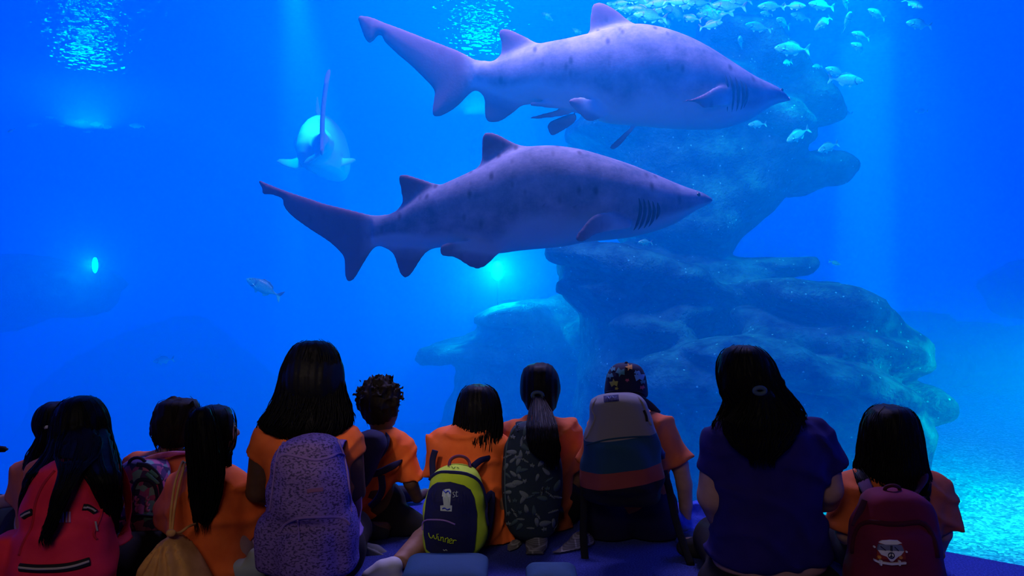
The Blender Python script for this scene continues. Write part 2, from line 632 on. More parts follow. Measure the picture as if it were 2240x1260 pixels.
# rocks
M_rock = bpy.data.materials.new('algae_grown_rock'); M_rock.use_nodes = True
nt = M_rock.node_tree; b_ = nt.nodes['Principled BSDF']
tc = node(nt, 'ShaderNodeTexCoord')
nz = node(nt, 'ShaderNodeTexNoise', in_Scale=5.0, in_Detail=7.0, in_Roughness=0.65)
nt.links.new(tc.outputs['Object'], nz.inputs['Vector'])
cr = node(nt, 'ShaderNodeValToRGB')
cr.color_ramp.elements[0].position = 0.38; cr.color_ramp.elements[0].color = (0.005, 0.025, 0.045, 1)
cr.color_ramp.elements[1].position = 0.68; cr.color_ramp.elements[1].color = (0.03, 0.20, 0.18, 1)
nt.links.new(nz.outputs['Fac'], cr.inputs[0])
vo = node(nt, 'ShaderNodeTexVoronoi', in_Scale=38.0); nt.links.new(tc.outputs['Object'], vo.inputs['Vector'])
sp = node(nt, 'ShaderNodeSeparateColor'); nt.links.new(vo.outputs['Color'], sp.inputs[0])
lt = node(nt, 'ShaderNodeMath', operation='GREATER_THAN'); lt.inputs[1].default_value = 0.97; nt.links.new(sp.outputs[0], lt.inputs[0])
l2 = node(nt, 'ShaderNodeMath', operation='LESS_THAN'); l2.inputs[1].default_value = 0.32; nt.links.new(vo.outputs['Distance'], l2.inputs[0])
l3 = node(nt, 'ShaderNodeMath', operation='MULTIPLY'); nt.links.new(lt.outputs[0], l3.inputs[0]); nt.links.new(l2.outputs[0], l3.inputs[1])
mx = node(nt, 'ShaderNodeMix', data_type='RGBA'); mx.inputs[7].default_value = (0.1, 0.6, 0.5, 1)
nt.links.new(l3.outputs[0], mx.inputs[0]); nt.links.new(cr.outputs[0], mx.inputs[6]); nt.links.new(mx.outputs[2], b_.inputs['Base Color'])
nz2 = node(nt, 'ShaderNodeTexNoise', in_Scale=28.0, in_Detail=5.0); nt.links.new(tc.outputs['Object'], nz2.inputs['Vector'])
bp = node(nt, 'ShaderNodeBump', in_Strength=0.8, in_Distance=0.05)
nt.links.new(nz2.outputs['Fac'], bp.inputs['Height']); nt.links.new(bp.outputs[0], b_.inputs['Normal'])
b_.inputs['Roughness'].default_value = 0.95
b_.inputs['Specular IOR Level'].default_value = 0.1


def W2(px, py, Y):
    p = P(px, py, Y)
    return (p.x, p.z)


def rock(name, pieces, label, h=0.05, amp=0.07, freq=1.6, group=None):
    """one rock grown from pieces of (distance, outline, half depth, rim rounding, bulges)"""
    lo, hi = [1e9] * 3, [-1e9] * 3
    for Y, poly, T, R, ells in pieces:
        for x, y in poly:
            p = P(x, y, Y)
            for i, e in ((0, .4), (1, T + .8), (2, .4)):
                lo[i] = min(lo[i], p[i] - e); hi[i] = max(hi[i], p[i] + e)
    v = Vol(lo, hi, h)
    for Y, poly, T, R, ells in pieces:
        v.outline([W2(x, y, Y - .75 * T) for x, y in poly], Y, T, R, tmin=0.03, k=0.05)
        s = Y / F
        for (x, y, dy, rx, rz, ry, tilt) in ells:
            c = P(x, y, Y + dy - .12)
            v.ell(c, (rx * s, ry, rz * s), k=0.04, rot=Matrix.Rotation(math.radians(tilt), 3, 'Y'))
    v.warp(lambda x, y, z: amp * fbm(x, y, z, freq, 4) + 0.30 * amp * np.sin(z * 17 + 3 * fbm(x, y, z, 0.7, 2)))
    return tag(link(name, v.mesh(1), M_rock), label, 'rock', group)


rock('rock_formation', [
    (8.6, [(1235, 275), (1290, 215), (1330, 120), (1400, 62), (1480, 48), (1560, 54), (1620, 80), (1700, 128), (1775, 178), (1818, 225), (1826, 262), (1785, 284),
     (1800, 305), (1845, 325), (1850, 360), (1838, 372), (1850, 390), (1838, 412), (1790, 408), (1750, 425), (1722, 465), (1690, 492), (1655, 520), (1636, 552),
     (1600, 590), (1420, 570), (1375, 500), (1360, 420), (1355, 355), (1300, 315)], 1.1, 0.5,
     [(1760, 215, -.5, 75, 45, .5, 25), (1700, 270, -.8, 70, 38, .45, 10), (1640, 120, -.5, 130, 50, .7, 32), (1805, 360, -.2, 50, 30, .4, 5), (1480, 180, -.4, 130, 90, .7, 10), (1810, 395, -.1, 38, 22, .3, 0), (1740, 300, -.6, 50, 30, .3, 0)]),
    (8.3, [(1222, 575), (1240, 545), (1320, 525), (1420, 528), (1520, 545), (1640, 552), (1735, 565), (1775, 590), (1770, 615), (1700, 650), (1680, 800), (1720, 1100),
     (1240, 1100), (1270, 860), (1282, 760), (1280, 700), (1245, 660), (1228, 610)], 0.9, 0.4,
     [(1345, 568, -.75, 135, 36, .55, 8), (1500, 610, -.7, 120, 34, .5, 20), (1330, 640, -.6, 110, 30, .5, 12), (1470, 690, -.65, 110, 36, .5, -12), (1580, 640, -.55, 90, 40, .5, 5),
      (1420, 722, -.95, 85, 24, .4, 6), (1430, 830, -.5, 130, 60, .6, 10), (1690, 585, -.2, 70, 25, .5, 10)]),
    (7.9, [(1590, 660), (1640, 630), (1740, 628), (1820, 622), (1850, 608), (1895, 625), (1955, 675), (2008, 712), (2036, 765), (2020, 800), (1980, 812), (1960, 830), (1880, 900), (1700, 920), (1600, 840)], 0.8, 0.35,
     [(1800, 668, -.75, 170, 38, .55, 16), (1930, 730, -.6, 90, 34, .5, 28), (1830, 760, -.85, 190, 34, .5, 13), (1700, 720, -.6, 110, 34, .5, 20), (1960, 780, -.6, 65, 26, .4, 10)]),
    (7.4, [(1380, 790), (1500, 760), (1620, 750), (1760, 770), (1880, 810), (1950, 835), (2030, 848), (2078, 875), (2093, 905), (2078, 930), (2030, 926), (2012, 985), (1990, 1120), (1400, 1120)], 0.7, 0.35,
     [(1700, 800, -.7, 200, 36, .5, 10), (1900, 860, -.6, 110, 34, .45, 22), (2030, 890, -.35, 60, 36, .4, 20), (1960, 960, -.5, 60, 80, .4, 0), (1520, 830, -.5, 120, 60, .5, 8)])],
    'huge layered greenish rock formation whose overhanging top stands behind the two large sharks', amp=0.07, freq=2.0)
rock('rock_knoll', [(11.0, [(1035, 700), (1060, 680), (1100, 655), (1180, 645), (1250, 632), (1310, 660), (1340, 760), (1340, 1060), (900, 1060), (980, 870), (1000, 815), (940, 800), (918, 785), (930, 762), (1000, 742), (1040, 722)], 1.0, 0.5,
     [(1120, 690, -.7, 80, 30, .6, -10), (1180, 740, -.6, 70, 60, .6, 0), (1020, 770, -.5, 90, 26, .5, -4), (1290, 740, -.9, 60, 45, .5, 15)])],
     'pale hazy rock knoll left of the layered ledges, below the bright light patch', h=0.07, amp=0.10)
rock('rock_block', [(14.5, [(2030, 730), (2036, 684), (2060, 678), (2108, 682), (2112, 708), (2160, 706), (2222, 702), (2226, 728), (2300, 720), (2420, 700), (2420, 870), (2200, 862), (2060, 850), (1980, 830), (1990, 760)], 1.2, 0.4,
     [(2160, 780, -.8, 120, 40, .7, 4)])],
     'flat topped hazy rock bank at the far right edge of the sand', h=0.09, amp=0.06)
rock('boulder', [(12.2, [(2045, 800), (2055, 765), (2090, 748), (2125, 755), (2145, 785), (2150, 850), (2055, 850)], 0.45, 0.3,
     [(2065, 795, -.3, 22, 34, .25, 10)])],
     'pale rounded boulder lying on the sand before the flat topped bank', h=0.05, amp=0.05)
rock('rock_outcrop', [(16.5, [(2210, 610), (2235, 596), (2300, 560), (2420, 560), (2420, 705), (2260, 700), (2230, 650)], 1.0, 0.4,
     [])],
     'dim rock outcrop cut by the right edge of the view', h=0.1, amp=0.08)
rock('rock_spur', [(15.0, [(-160, 540), (60, 560), (150, 578), (196, 592), (216, 616), (212, 634), (192, 642), (190, 668), (168, 690), (140, 696), (60, 702), (-160, 760)], 1.0, 0.5,
     [(150, 610, -.4, 60, 24, .5, 10)])],
     'dim rock spur jutting in at the left edge under the small bright lit spot', h=0.09, amp=0.06)
rock('rock_slope', [(21.5, [(20, 940), (60, 845), (130, 785), (250, 725), (330, 702), (395, 695), (440, 730), (520, 800), (640, 900), (760, 1100), (-60, 1100)], 1.5, 0.7,
     [(230, 820, -.8, 120, 60, .7, -25)])],
     'barely visible rock slope low on the left behind the children', h=0.12, amp=0.15)

# the rippled water surface seen from below
M_surf = bpy.data.materials.new('rippled_surface'); M_surf.use_nodes = True
nt = M_surf.node_tree; nt.nodes.clear()
o_ = node(nt, 'ShaderNodeOutputMaterial'); t_ = node(nt, 'ShaderNodeBsdfTransparent'); g_ = node(nt, 'ShaderNodeBsdfGlossy', in_Roughness=0.04)
g_.inputs['Color'].default_value = (1, 1, 1, 1)
mx = node(nt, 'ShaderNodeMixShader'); mx.inputs[0].default_value = 0.3
tc = node(nt, 'ShaderNodeTexCoord'); nz = node(nt, 'ShaderNodeTexNoise', in_Scale=6.0, in_Detail=2.0); bp = node(nt, 'ShaderNodeBump', in_Strength=1.0, in_Distance=0.06)
nt.links.new(tc.outputs['Object'], nz.inputs['Vector']); nt.links.new(nz.outputs['Fac'], bp.inputs['Height']); nt.links.new(bp.outputs[0], g_.inputs['Normal'])
nt.links.new(t_.outputs[0], mx.inputs[1]); nt.links.new(g_.outputs[0], mx.inputs[2]); nt.links.new(mx.outputs[0], o_.inputs['Surface'])
nx_, ny_ = 420, 360
gx_ = np.linspace(-12, 12, nx_); gy_ = np.linspace(3.9, 22, ny_)
A, B = np.meshgrid(gx_, gy_, indexing='ij')
Z_ = SURF - .02 + .014 * fbm(A * .7, B, A * 0, 2.2, 3) + .008 * fbm(A * .8, B * 1.3, A * 0 + 3, 6.5, 2)
ids = np.arange(nx_ * ny_).reshape(nx_, ny_)
q = np.stack([ids[:-1, :-1], ids[:-1, 1:], ids[1:, 1:], ids[1:, :-1]], -1).reshape(-1, 4)
tag(link('water_surface', mesh_from(np.stack([A, B, Z_], -1).reshape(-1, 3), q), M_surf, origin=(0, 10, SURF)), kind='structure')

# ------------------------------------------------------------------ the animals in the tank
def v_cols(self, st, n=2.0, k=0.0, sub=False):
    """body along x from stations (x, z bottom, z top, y centre, half width)"""
    r = np.array(sorted(st), float)
    x = r[:, 0]
    lo = (x[0], (r[:, 3] - r[:, 4]).min(), r[:, 1].min()); hi = (x[-1], (r[:, 3] + r[:, 4]).max(), r[:, 2].max())
    w = self.win(np.array(lo), np.array(hi), k + 3 * self.h)
    if w is None: return
    s, X, Y, Z = w
    xx = np.clip(X, x[0], x[-1])
    zb, zt, yc, hw = [np.interp(xx, x, r[:, i]) for i in (1, 2, 3, 4)]
    hh = np.maximum((zt - zb) / 2, 1e-3)
    q = ((np.abs(Z - (zb + zt) / 2) / hh) ** n + (np.abs(Y - yc) / np.maximum(hw, 1e-3)) ** n) ** (1 / n)
    d = (q - 1) * np.minimum(hh, hw)
    d = np.maximum(d, np.maximum(x[0] - X, X - x[-1]))
    self.put(s, d, k, sub)


Vol.cols = v_cols

M_shark = bpy.data.materials.new('spotted_shark_skin'); M_shark.use_nodes = True
nt = M_shark.node_tree; b_ = nt.nodes['Principled BSDF']
tc = node(nt, 'ShaderNodeTexCoord')
at_b = node(nt, 'ShaderNodeAttribute', attribute_name='belly'); at_f = node(nt, 'ShaderNodeAttribute', attribute_name='fin')
nz = node(nt, 'ShaderNodeTexNoise', in_Scale=5.0, in_Detail=9.0, in_Roughness=0.68); nt.links.new(tc.outputs['Object'], nz.inputs['Vector'])
cr = node(nt, 'ShaderNodeValToRGB')
cr.color_ramp.elements[0].position = 0.35; cr.color_ramp.elements[0].color = (0.10, 0.12, 0.17, 1)
cr.color_ramp.elements[1].position = 0.7; cr.color_ramp.elements[1].color = (0.33, 0.31, 0.38, 1)
nt.links.new(nz.outputs['Fac'], cr.inputs[0])
mp = node(nt, 'ShaderNodeMapping'); mp.inputs['Scale'].default_value = (17.0, 8.0, 8.5); mp.inputs['Rotation'].default_value = (0, 0.12, 0)
nt.links.new(tc.outputs['Object'], mp.inputs['Vector'])
vo = node(nt, 'ShaderNodeTexVoronoi', in_Scale=1.0); nt.links.new(mp.outputs[0], vo.inputs['Vector'])
sp = node(nt, 'ShaderNodeSeparateColor'); nt.links.new(vo.outputs['Color'], sp.inputs[0])
g1 = node(nt, 'ShaderNodeMath', operation='GREATER_THAN'); g1.inputs[1].default_value = 0.5; nt.links.new(sp.outputs[1], g1.inputs[0])
g2 = node(nt, 'ShaderNodeMapRange'); g2.inputs[1].default_value = 0.12; g2.inputs[2].default_value = 0.34; g2.inputs[3].default_value = 0.85; g2.inputs[4].default_value = 0.0
nt.links.new(vo.outputs['Distance'], g2.inputs[0])
g3 = node(nt, 'ShaderNodeMath', operation='MULTIPLY'); nt.links.new(g1.outputs[0], g3.inputs[0]); nt.links.new(g2.outputs[0], g3.inputs[1])
mx = node(nt, 'ShaderNodeMix', data_type='RGBA'); mx.inputs[7].default_value = (0.07, 0.06, 0.09, 1)
nt.links.new(g3.outputs[0], mx.inputs[0]); nt.links.new(cr.outputs[0], mx.inputs[6])
m2 = node(nt, 'ShaderNodeMix', data_type='RGBA'); m2.inputs[7].default_value = (0.34, 0.42, 0.46, 1)
nt.links.new(at_b.outputs['Fac'], m2.inputs[0]); nt.links.new(mx.outputs[2], m2.inputs[6])
m3 = node(nt, 'ShaderNodeMix', data_type='RGBA'); m3.inputs[7].default_value = (0.13, 0.06, 0.11, 1)
nt.links.new(at_f.outputs['Fac'], m3.inputs[0]); nt.links.new(m2.outputs[2], m3.inputs[6])
nt.links.new(m3.outputs[2], b_.inputs['Base Color'])
nz2 = node(nt, 'ShaderNodeTexNoise', in_Scale=60.0, in_Detail=3.0); nt.links.new(tc.outputs['Object'], nz2.inputs['Vector'])
bp = node(nt, 'ShaderNodeBump', in_Strength=0.15, in_Distance=0.005); nt.links.new(nz2.outputs['Fac'], bp.inputs['Height']); nt.links.new(bp.outputs[0], b_.inputs['Normal'])
b_.inputs['Roughness'].default_value = 0.75; b_.inputs['Specular IOR Level'].default_value = 0.2
M_gill = mat('dark_gill', (0.03, 0.03, 0.06), 0.9)
M_eye = mat('dark_fish_eye', (0.01, 0.01, 0.015), 0.15, spec=0.8)
M_pale = mat('pale_tooth', (0.7, 0.7, 0.65), 0.5)


def shade_masks(me, st, soft=0.12, fin_pad=0.004, width_scale=1.0):
    co = np.empty(len(me.vertices) * 3, np.float32); me.vertices.foreach_get('co', co); co = co.reshape(-1, 3)
    r = np.array(sorted(st), float)
    zb, zt, yc, hw = [np.interp(co[:, 0], r[:, 0], r[:, i]) for i in (1, 2, 3, 4)]
    f = (co[:, 2] - zb) / np.maximum(zt - zb, 1e-3)
    wob = 0.06 * np.sin(co[:, 0] * 6) + 0.04 * np.sin(co[:, 0] * 15)
    belly = np.clip((0.30 + wob - f) / 0.14, 0, 1)
    out = np.maximum(np.maximum(zb - co[:, 2], co[:, 2] - zt), np.maximum(r[0, 0] - co[:, 0], np.abs(co[:, 1] - yc) - hw * 1.02))
    fin = np.clip((out - fin_pad) / 0.10, 0, 1)
    belly = belly * np.clip(1 - np.maximum(out - 0.005, 0) / 0.04, 0.25, 1)
    add_attr(me, 'belly', belly * 0.85); add_attr(me, 'fin', np.minimum(fin, 0.9))


def big_shark(label, Y, top, bottom, halfw, fins, flats, gills, eye, mouth, tooth, ycurve, side=()):
    s = Y / F
    X = lambda px: (px - 1120) * s
    Z = lambda py: CZ - (py - 630) * s
    xs = sorted(set([p[0] for p in top] + [p[0] for p in bottom]))
    tp, bt = sorted(top), sorted(bottom)
    xs = list(np.linspace(xs[0], xs[-1], 60))
    T = np.interp(xs, [p[0] for p in tp], [p[1] for p in tp]); B = np.interp(xs, [p[0] for p in bt], [p[1] for p in bt])
    H = np.interp(xs, [p[0] for p in halfw], [p[1] for p in halfw])
    ker = np.array([.25, .5, .25])
    for _ in range(2):
        for A in (T, B, H): A[1:-1] = np.convolve(A, ker, 'valid')
    yc = [Y + ycurve(x) for x in xs]
    st = [(X(x), Z(b), Z(t), y, h) for x, t, b, y, h in zip(xs, T, B, yc, H)]
    allx = [p[0] for f in fins for p in f[0]] + [x for x in xs]
    ally = [p[1] for f in fins for p in f[0]] + list(T) + list(B)
    v = Vol((X(min(allx)) - .1, Y - .75, Z(max(ally)) - .25), (X(max(allx)) + .1, Y + .9, Z(min(ally)) + .1), 0.0105)
    v.cols(st, n=2.1)
    for poly, T_, R_ in fins:
        px0 = sum(p[0] for p in poly) / len(poly)
        bend = lambda u, w: np.interp(u / s + 1120, [400, 800, 1000, 1200, 1800], [ycurve(400), ycurve(800), ycurve(1000), ycurve(1200), ycurve(1800)]) + 0 * w
        v.outline([(X(a), Z(b)) for a, b in spline(poly, len(poly) * 3, True)], Y, T_, R_, k=0.03, tmin=0.006,
                  frame=((0, Y, 0), (1, 0, 0), (0, 0, 1), (0, 1, 0)), bend=bend)
    for (px, py, dy), (dx, dyy, dz), chord, span, sweep in flats:
        # paired fins: root chord along x, span along a slanted direction
        o = P(px, py, Y + dy)
        V_ = Vector((dx, dyy, dz)).normalized(); U_ = Vector((1, 0, 0)); N_ = U_.cross(V_).normalized(); U_ = V_.cross(N_).normalized()
        poly = [(-chord * .5, -.06), (chord * .5, -.06), (chord * .5, 0), (chord * .30 - sweep * .45, span * .6), (-sweep * .9, span * .97), (-sweep - chord * .1, span), (-sweep - chord * .28, span * .93),
                (-chord * .55 - sweep * .35, span * .45), (-chord * .62, span * .12)]
        v.outline(spline(poly, 36, True), 0, 0.022, 0.09, k=0.03, tmin=0.006, frame=(o, U_, V_, N_))
    for poly, y0, slope in side:
        ur = max(X(a) for a, b in poly)
        v.outline([(X(a), Z(b)) for a, b in spline(poly, len(poly) * 3, True)], Y, .022, .08, k=.03, tmin=.006, frame=((0, Y + y0, 0), (1, 0, 0), (0, 0, 1), (0, 1, 0)),
                  bend=(lambda ur, sl: (lambda u, w: sl * (ur - u) * -np.sign(1)))(ur, slope))
    if mouth:
        m = [P(a, b, Y + c) for a, b, c in mouth]
        for i in range(len(m) - 1): v.cap(m[i], m[i + 1], .012, .012, k=.01, sub=True)
    me = v.mesh(2)
    shade_masks(me, st)
    root = empty('shark', P((top[0][0] + top[-1][0]) / 2, max(B), Y), label, 'shark', 'large spotted sharks')
    body = link('shark_body', me, M_shark, parent=root)

    def surf(px, py):
        x, z = X(px), Z(py)
        zb, zt, y, h = [np.interp(x, [a[0] for a in st], [a[i] for a in st]) for i in (1, 2, 3, 4)]
        q = abs(z - (zb + zt) / 2) / max((zt - zb) / 2, 1e-3)
        return Vector((x, y - h * math.sqrt(max(0.02, 1 - min(q, .99) ** 2.1)), z))
    for g in gills:
        pts = [surf(a, b) + Vector((0, 0.004, 0)) for a, b in spline(g, 14)]
        link('gill_slit', tube(pts, [0.003, 0.012, 0.012, 0.003], 6), M_gill, parent=root)
    e = surf(*eye)
    link('eye', ball(e + Vector((0, 0.006, 0)), 0.014), M_eye, parent=root)
    if tooth:
        link('tooth', tube([surf(*tooth[0]), surf(*tooth[1])], [0.008, 0.002], 6), M_pale, parent=root)
    return root


def ball(c, r, seg=12, sc_=(1, 1, 1)):
    bm = bmesh.new()
    bmesh.ops.create_uvsphere(bm, u_segments=seg, v_segments=max(6, seg // 2), radius=1)
    for v in bm.verts: v.co = Vector((c[0] + v.co.x * r * sc_[0], c[1] + v.co.y * r * sc_[1], c[2] + v.co.z * r * sc_[2]))
    me = bpy.data.meshes.new('b'); bm.to_mesh(me); bm.free()
    return me


big_shark('large pale violet shark with five open gill slits, its nose at the rock', 5.4,
    [(1035, 134), (1055, 132), (1100, 124), (1170, 95), (1240, 84), (1300, 71), (1350, 56), (1400, 53), (1450, 62), (1500, 80), (1550, 106), (1600, 138), (1650, 169), (1700, 190), (1718, 202), (1731, 217)],
    [(1035, 180), (1055, 187), (1100, 205), (1150, 220), (1200, 226), (1250, 240), (1330, 268), (1400, 273), (1480, 280), (1560, 282), (1600, 276), (1650, 258), (1685, 232), (1705, 222), (1731, 219)],
    [(1035, .045), (1100, .08), (1170, .13), (1280, .21), (1400, .27), (1520, .27), (1600, .22), (1660, .15), (1710, .08), (1731, .012)],
    [([(1292, 84), (1291, 60), (1293, 30), (1297, 9), (1308, 3), (1322, 5), (1346, 18), (1370, 37), (1396, 56), (1420, 75), (1350, 95)], .028, .12),
     ([(1088, 130), (1095, 112), (1097, 90), (1091, 68), (1097, 57), (1114, 59), (1140, 71), (1172, 90), (1190, 110), (1140, 135)], .022, .1),
     ([(1042, 180), (1058, 208), (1059, 240), (1064, 258), (1078, 264), (1098, 259), (1120, 245), (1140, 229), (1165, 221), (1190, 205), (1110, 170)], .022, .1),
     ([(1068, 134), (1040, 124), (1000, 102), (930, 71), (870, 44), (830, 27), (800, 13), (775, 6), (766, 10), (771, 27), (778, 46), (785, 62), (795, 71), (806, 65), (814, 56), (824, 57), (832, 72), (862, 102), (895, 131), (928, 165),
       (944, 184), (946, 200), (942, 225), (942, 240), (951, 247), (975, 240), (1000, 224), (1022, 202), (1044, 188), (1070, 190)], .035, .16)],
    [],
    [[(1567, 180), (1572, 205), (1574, 235), (1578, 258)], [(1576, 181), (1584, 205), (1586, 235), (1588, 258)], [(1588, 183), (1596, 207), (1598, 235), (1597, 256)], [(1600, 188), (1607, 208), (1609, 232), (1606, 253)], [(1613, 194), (1616, 212), (1616, 232), (1612, 248)]],
    (1705, 201), [(1690, 229, -.1), (1665, 236, -.14), (1648, 246, -.18)], ((1726, 212), (1731, 219)),
    lambda x: 0.02 + 0.35 * ((1300 - x) / 500.0) ** 2 * (x < 1300) * 0.6,
    side=[([(1578, 212), (1576, 244), (1530, 256), (1512, 258), (1500, 251), (1462, 251), (1490, 243), (1518, 228), (1548, 210)], -.20, .55),
          ([(1300, 232), (1328, 248), (1326, 257), (1298, 273), (1280, 276), (1262, 263), (1238, 240), (1260, 228)], -.09, .5),
          ([(1258, 240), (1262, 258), (1218, 285), (1206, 283), (1201, 259), (1230, 245)], .12, -.3),
          ([(1158, 231), (1172, 226), (1245, 226), (1245, 240), (1168, 236)], -.02, .1), ([(1158, 258), (1172, 252), (1235, 236), (1245, 248), (1185, 258)], .04, .1),
          ([(1396, 262), (1392, 275), (1378, 292), (1364, 308), (1352, 315), (1343, 313), (1346, 304), (1362, 290), (1378, 276)], .12, -.6)])

big_shark('large dark blue shark, lower of the two long ones, just above the heads', 4.75,
    [(815, 480), (831, 476), (877, 454), (925, 425), (966, 403), (1006, 386), (1051, 365), (1100, 340), (1151, 321), (1211, 319), (1268, 327), (1326, 344), (1383, 363), (1440, 386), (1497, 410), (1540, 422), (1560, 436)],
    [(815, 532), (831, 534), (870, 536), (943, 540), (983, 541), (1091, 556), (1126, 549), (1240, 539), (1277, 529), (1340, 524), (1383, 519), (1411, 512), (1454, 500), (1497, 479), (1515, 461), (1531, 456), (1549, 449), (1560, 440)],
    [(815, .05), (900, .09), (980, .14), (1100, .21), (1220, .26), (1340, .26), (1430, .2), (1490, .14), (1535, .08), (1560, .012)],
    [([(1051, 375), (1053, 350), (1054, 310), (1058, 293), (1069, 289), (1089, 294), (1126, 313), (1165, 328), (1190, 345), (1110, 365)], .028, .12),
     ([(874, 460), (878, 440), (874, 410), (869, 387), (876, 380), (895, 382), (928, 393), (960, 405), (980, 425), (930, 450)], .022, .1),
     ([(840, 530), (837, 538), (857, 554), (867, 583), (874, 600), (883, 607), (894, 603), (909, 583), (926, 557), (945, 541), (970, 525), (890, 515)], .022, .1),
     ([(850, 476), (806, 468), (749, 453), (697, 440), (669, 430), (614, 412), (570, 395), (540, 383), (541, 390), (549, 404), (550, 415), (571, 417), (597, 427), (600, 441), (614, 461), (654, 491), (709, 526), (740, 554),
       (746, 572), (747, 597), (751, 613), (759, 615), (770, 608), (791, 574), (814, 541), (830, 534), (855, 530)], .035, .16)],
    [],
    [[(1383, 440), (1388, 465), (1384, 492), (1378, 508)], [(1393, 441), (1398, 468), (1394, 492), (1388, 506)], [(1403, 443), (1409, 468), (1406, 488), (1400, 503)], [(1413, 446), (1418, 468), (1416, 486), (1410, 500)], [(1424, 450), (1428, 468), (1424, 486)]],
    (1520, 430), [(1531, 458, -.06), (1513, 462, -.1), (1495, 482, -.12)], None,
    lambda x: 0.0 + 0.2 * ((1150 - x) / 600.0) ** 2 * (x < 1150),
    side=[([(1286, 482), (1310, 474), (1338, 478), (1368, 492), (1366, 506), (1330, 512), (1292, 520), (1272, 533), (1260, 536), (1248, 530), (1262, 508)], -.215, .35),
          ([(968, 546), (974, 562), (1000, 566), (1027, 583), (1049, 589), (1068, 579), (1090, 557), (1110, 535), (1040, 528), (985, 534)], -.07, .25)])

# third shark, seen from behind, swimming away
Y = 9.0
sh = empty('shark', P(690, 368, Y), 'bright cyan shark seen from behind with spread fins, swimming away on the left', 'shark', 'large spotted sharks')
v = Vol((-3.0, 7.6, 2.55), (-1.6, 10.9, 4.0), 0.014)
rows_ = []
for y, a, b in [(240, 690, 705), (250, 674, 714), (265, 661, 724), (285, 650, 730), (305, 645, 734), (325, 641, 736), (345, 641, 735), (360, 650, 729), (368, 668, 716)]:
    l, r = P(a, y, Y), P(b, y, Y)
    rows_.append((l.z, l.x, r.x, Y + .5, .9 * math.sqrt(max(.08, 1 - ((y - 318) / 80.0) ** 2))))
v.rows(rows_, n=2)
v.ell(P(690, 330, 10.1), (.2, .7, .2), k=.15)
for poly, yc in [([(603, 353), (612, 347), (640, 348), (662, 340), (672, 356), (662, 368), (645, 371), (630, 367), (614, 360)], Y + .25),
                 ([(715, 345), (735, 347), (770, 345), (781, 349), (770, 357), (746, 365), (722, 364), (712, 355)], Y + .35),
                 ([(662, 359), (672, 345), (700, 332), (706, 336), (694, 346), (676, 358)], Y - .45), ([(689, 246), (691, 225), (693, 208), (696, 212), (698, 230), (702, 246), (695, 254)], Y + .2)]:
    v.outline([W2(a, b, yc) for a, b in poly], yc, .03, .06, k=.02, tmin=.008)
sh_ = 8.2 / F
cz0 = P(700, 315, 8.3)
v.chain([P(700, 315, Y - .2), P(704, 312, 8.5), P(706, 305, 8.1)], [.16, .09, .06], k=.08)
tl = [(-.1, -.02), (.0, -.14), (.15, -.22), (.22, -.18), (.20, -.04), (.30, .14), (.42, .33), (.50, .42), (.60, .44), (.66, .56), (.60, .60), (.46, .56), (.30, .38), (.10, .12), (-.05, .07)]
v.outline(tl, 0, .024, .08, k=.03, tmin=.008, frame=(P(706, 300, 8.1), Vector((.20, -1, 0)).normalized(), (0, 0, 1), Vector((1, .20, 0)).normalized()), bend=lambda u, w: .22 * np.clip(w, -.05, 1) ** 2 + .02 * w)
me = v.mesh(2)
co = np.empty(len(me.vertices) * 3, np.float32); me.vertices.foreach_get('co', co); co = co.reshape(-1, 3)
add_attr(me, 'belly', np.full(len(co), 1.0)); add_attr(me, 'fin', np.clip((8.2 - co[:, 1]) / .3, 0, 1) * .4)
link('shark_body', me, M_shark, parent=sh)

# ---- sea bream: one model, every fish an object of its own
M_fish = bpy.data.materials.new('silver_fish_skin'); M_fish.use_nodes = True
nt = M_fish.node_tree; b_ = nt.nodes['Principled BSDF']
at = node(nt, 'ShaderNodeAttribute', attribute_name='tone')
tc = node(nt, 'ShaderNodeTexCoord')
nz = node(nt, 'ShaderNodeTexNoise', in_Scale=26.0, in_Detail=3.0); nt.links.new(tc.outputs['Object'], nz.inputs['Vector'])
ma = node(nt, 'ShaderNodeMath', operation='MULTIPLY_ADD'); ma.inputs[1].default_value = 0.7; ma.inputs[2].default_value = -0.35; nt.links.new(nz.outputs['Fac'], ma.inputs[0])
mb = node(nt, 'ShaderNodeMath', operation='ADD'); nt.links.new(ma.outputs[0], mb.inputs[0]); nt.links.new(at.outputs['Fac'], mb.inputs[1])
cr = node(nt, 'ShaderNodeValToRGB')
cr.color_ramp.elements[0].position = 0.12; cr.color_ramp.elements[0].color = (0.02, 0.14, 0.15, 1)
cr.color_ramp.elements[1].position = 0.95; cr.color_ramp.elements[1].color = (0.08, 0.95, 0.45, 1)
e = cr.color_ramp.elements.new(0.55); e.color = (0.03, 0.45, 0.28, 1)
nt.links.new(mb.outputs[0], cr.inputs[0]); nt.links.new(cr.outputs[0], b_.inputs['Base Color'])
b_.inputs['Roughness'].default_value = 0.42; b_.inputs['Specular IOR Level'].default_value = 0.7


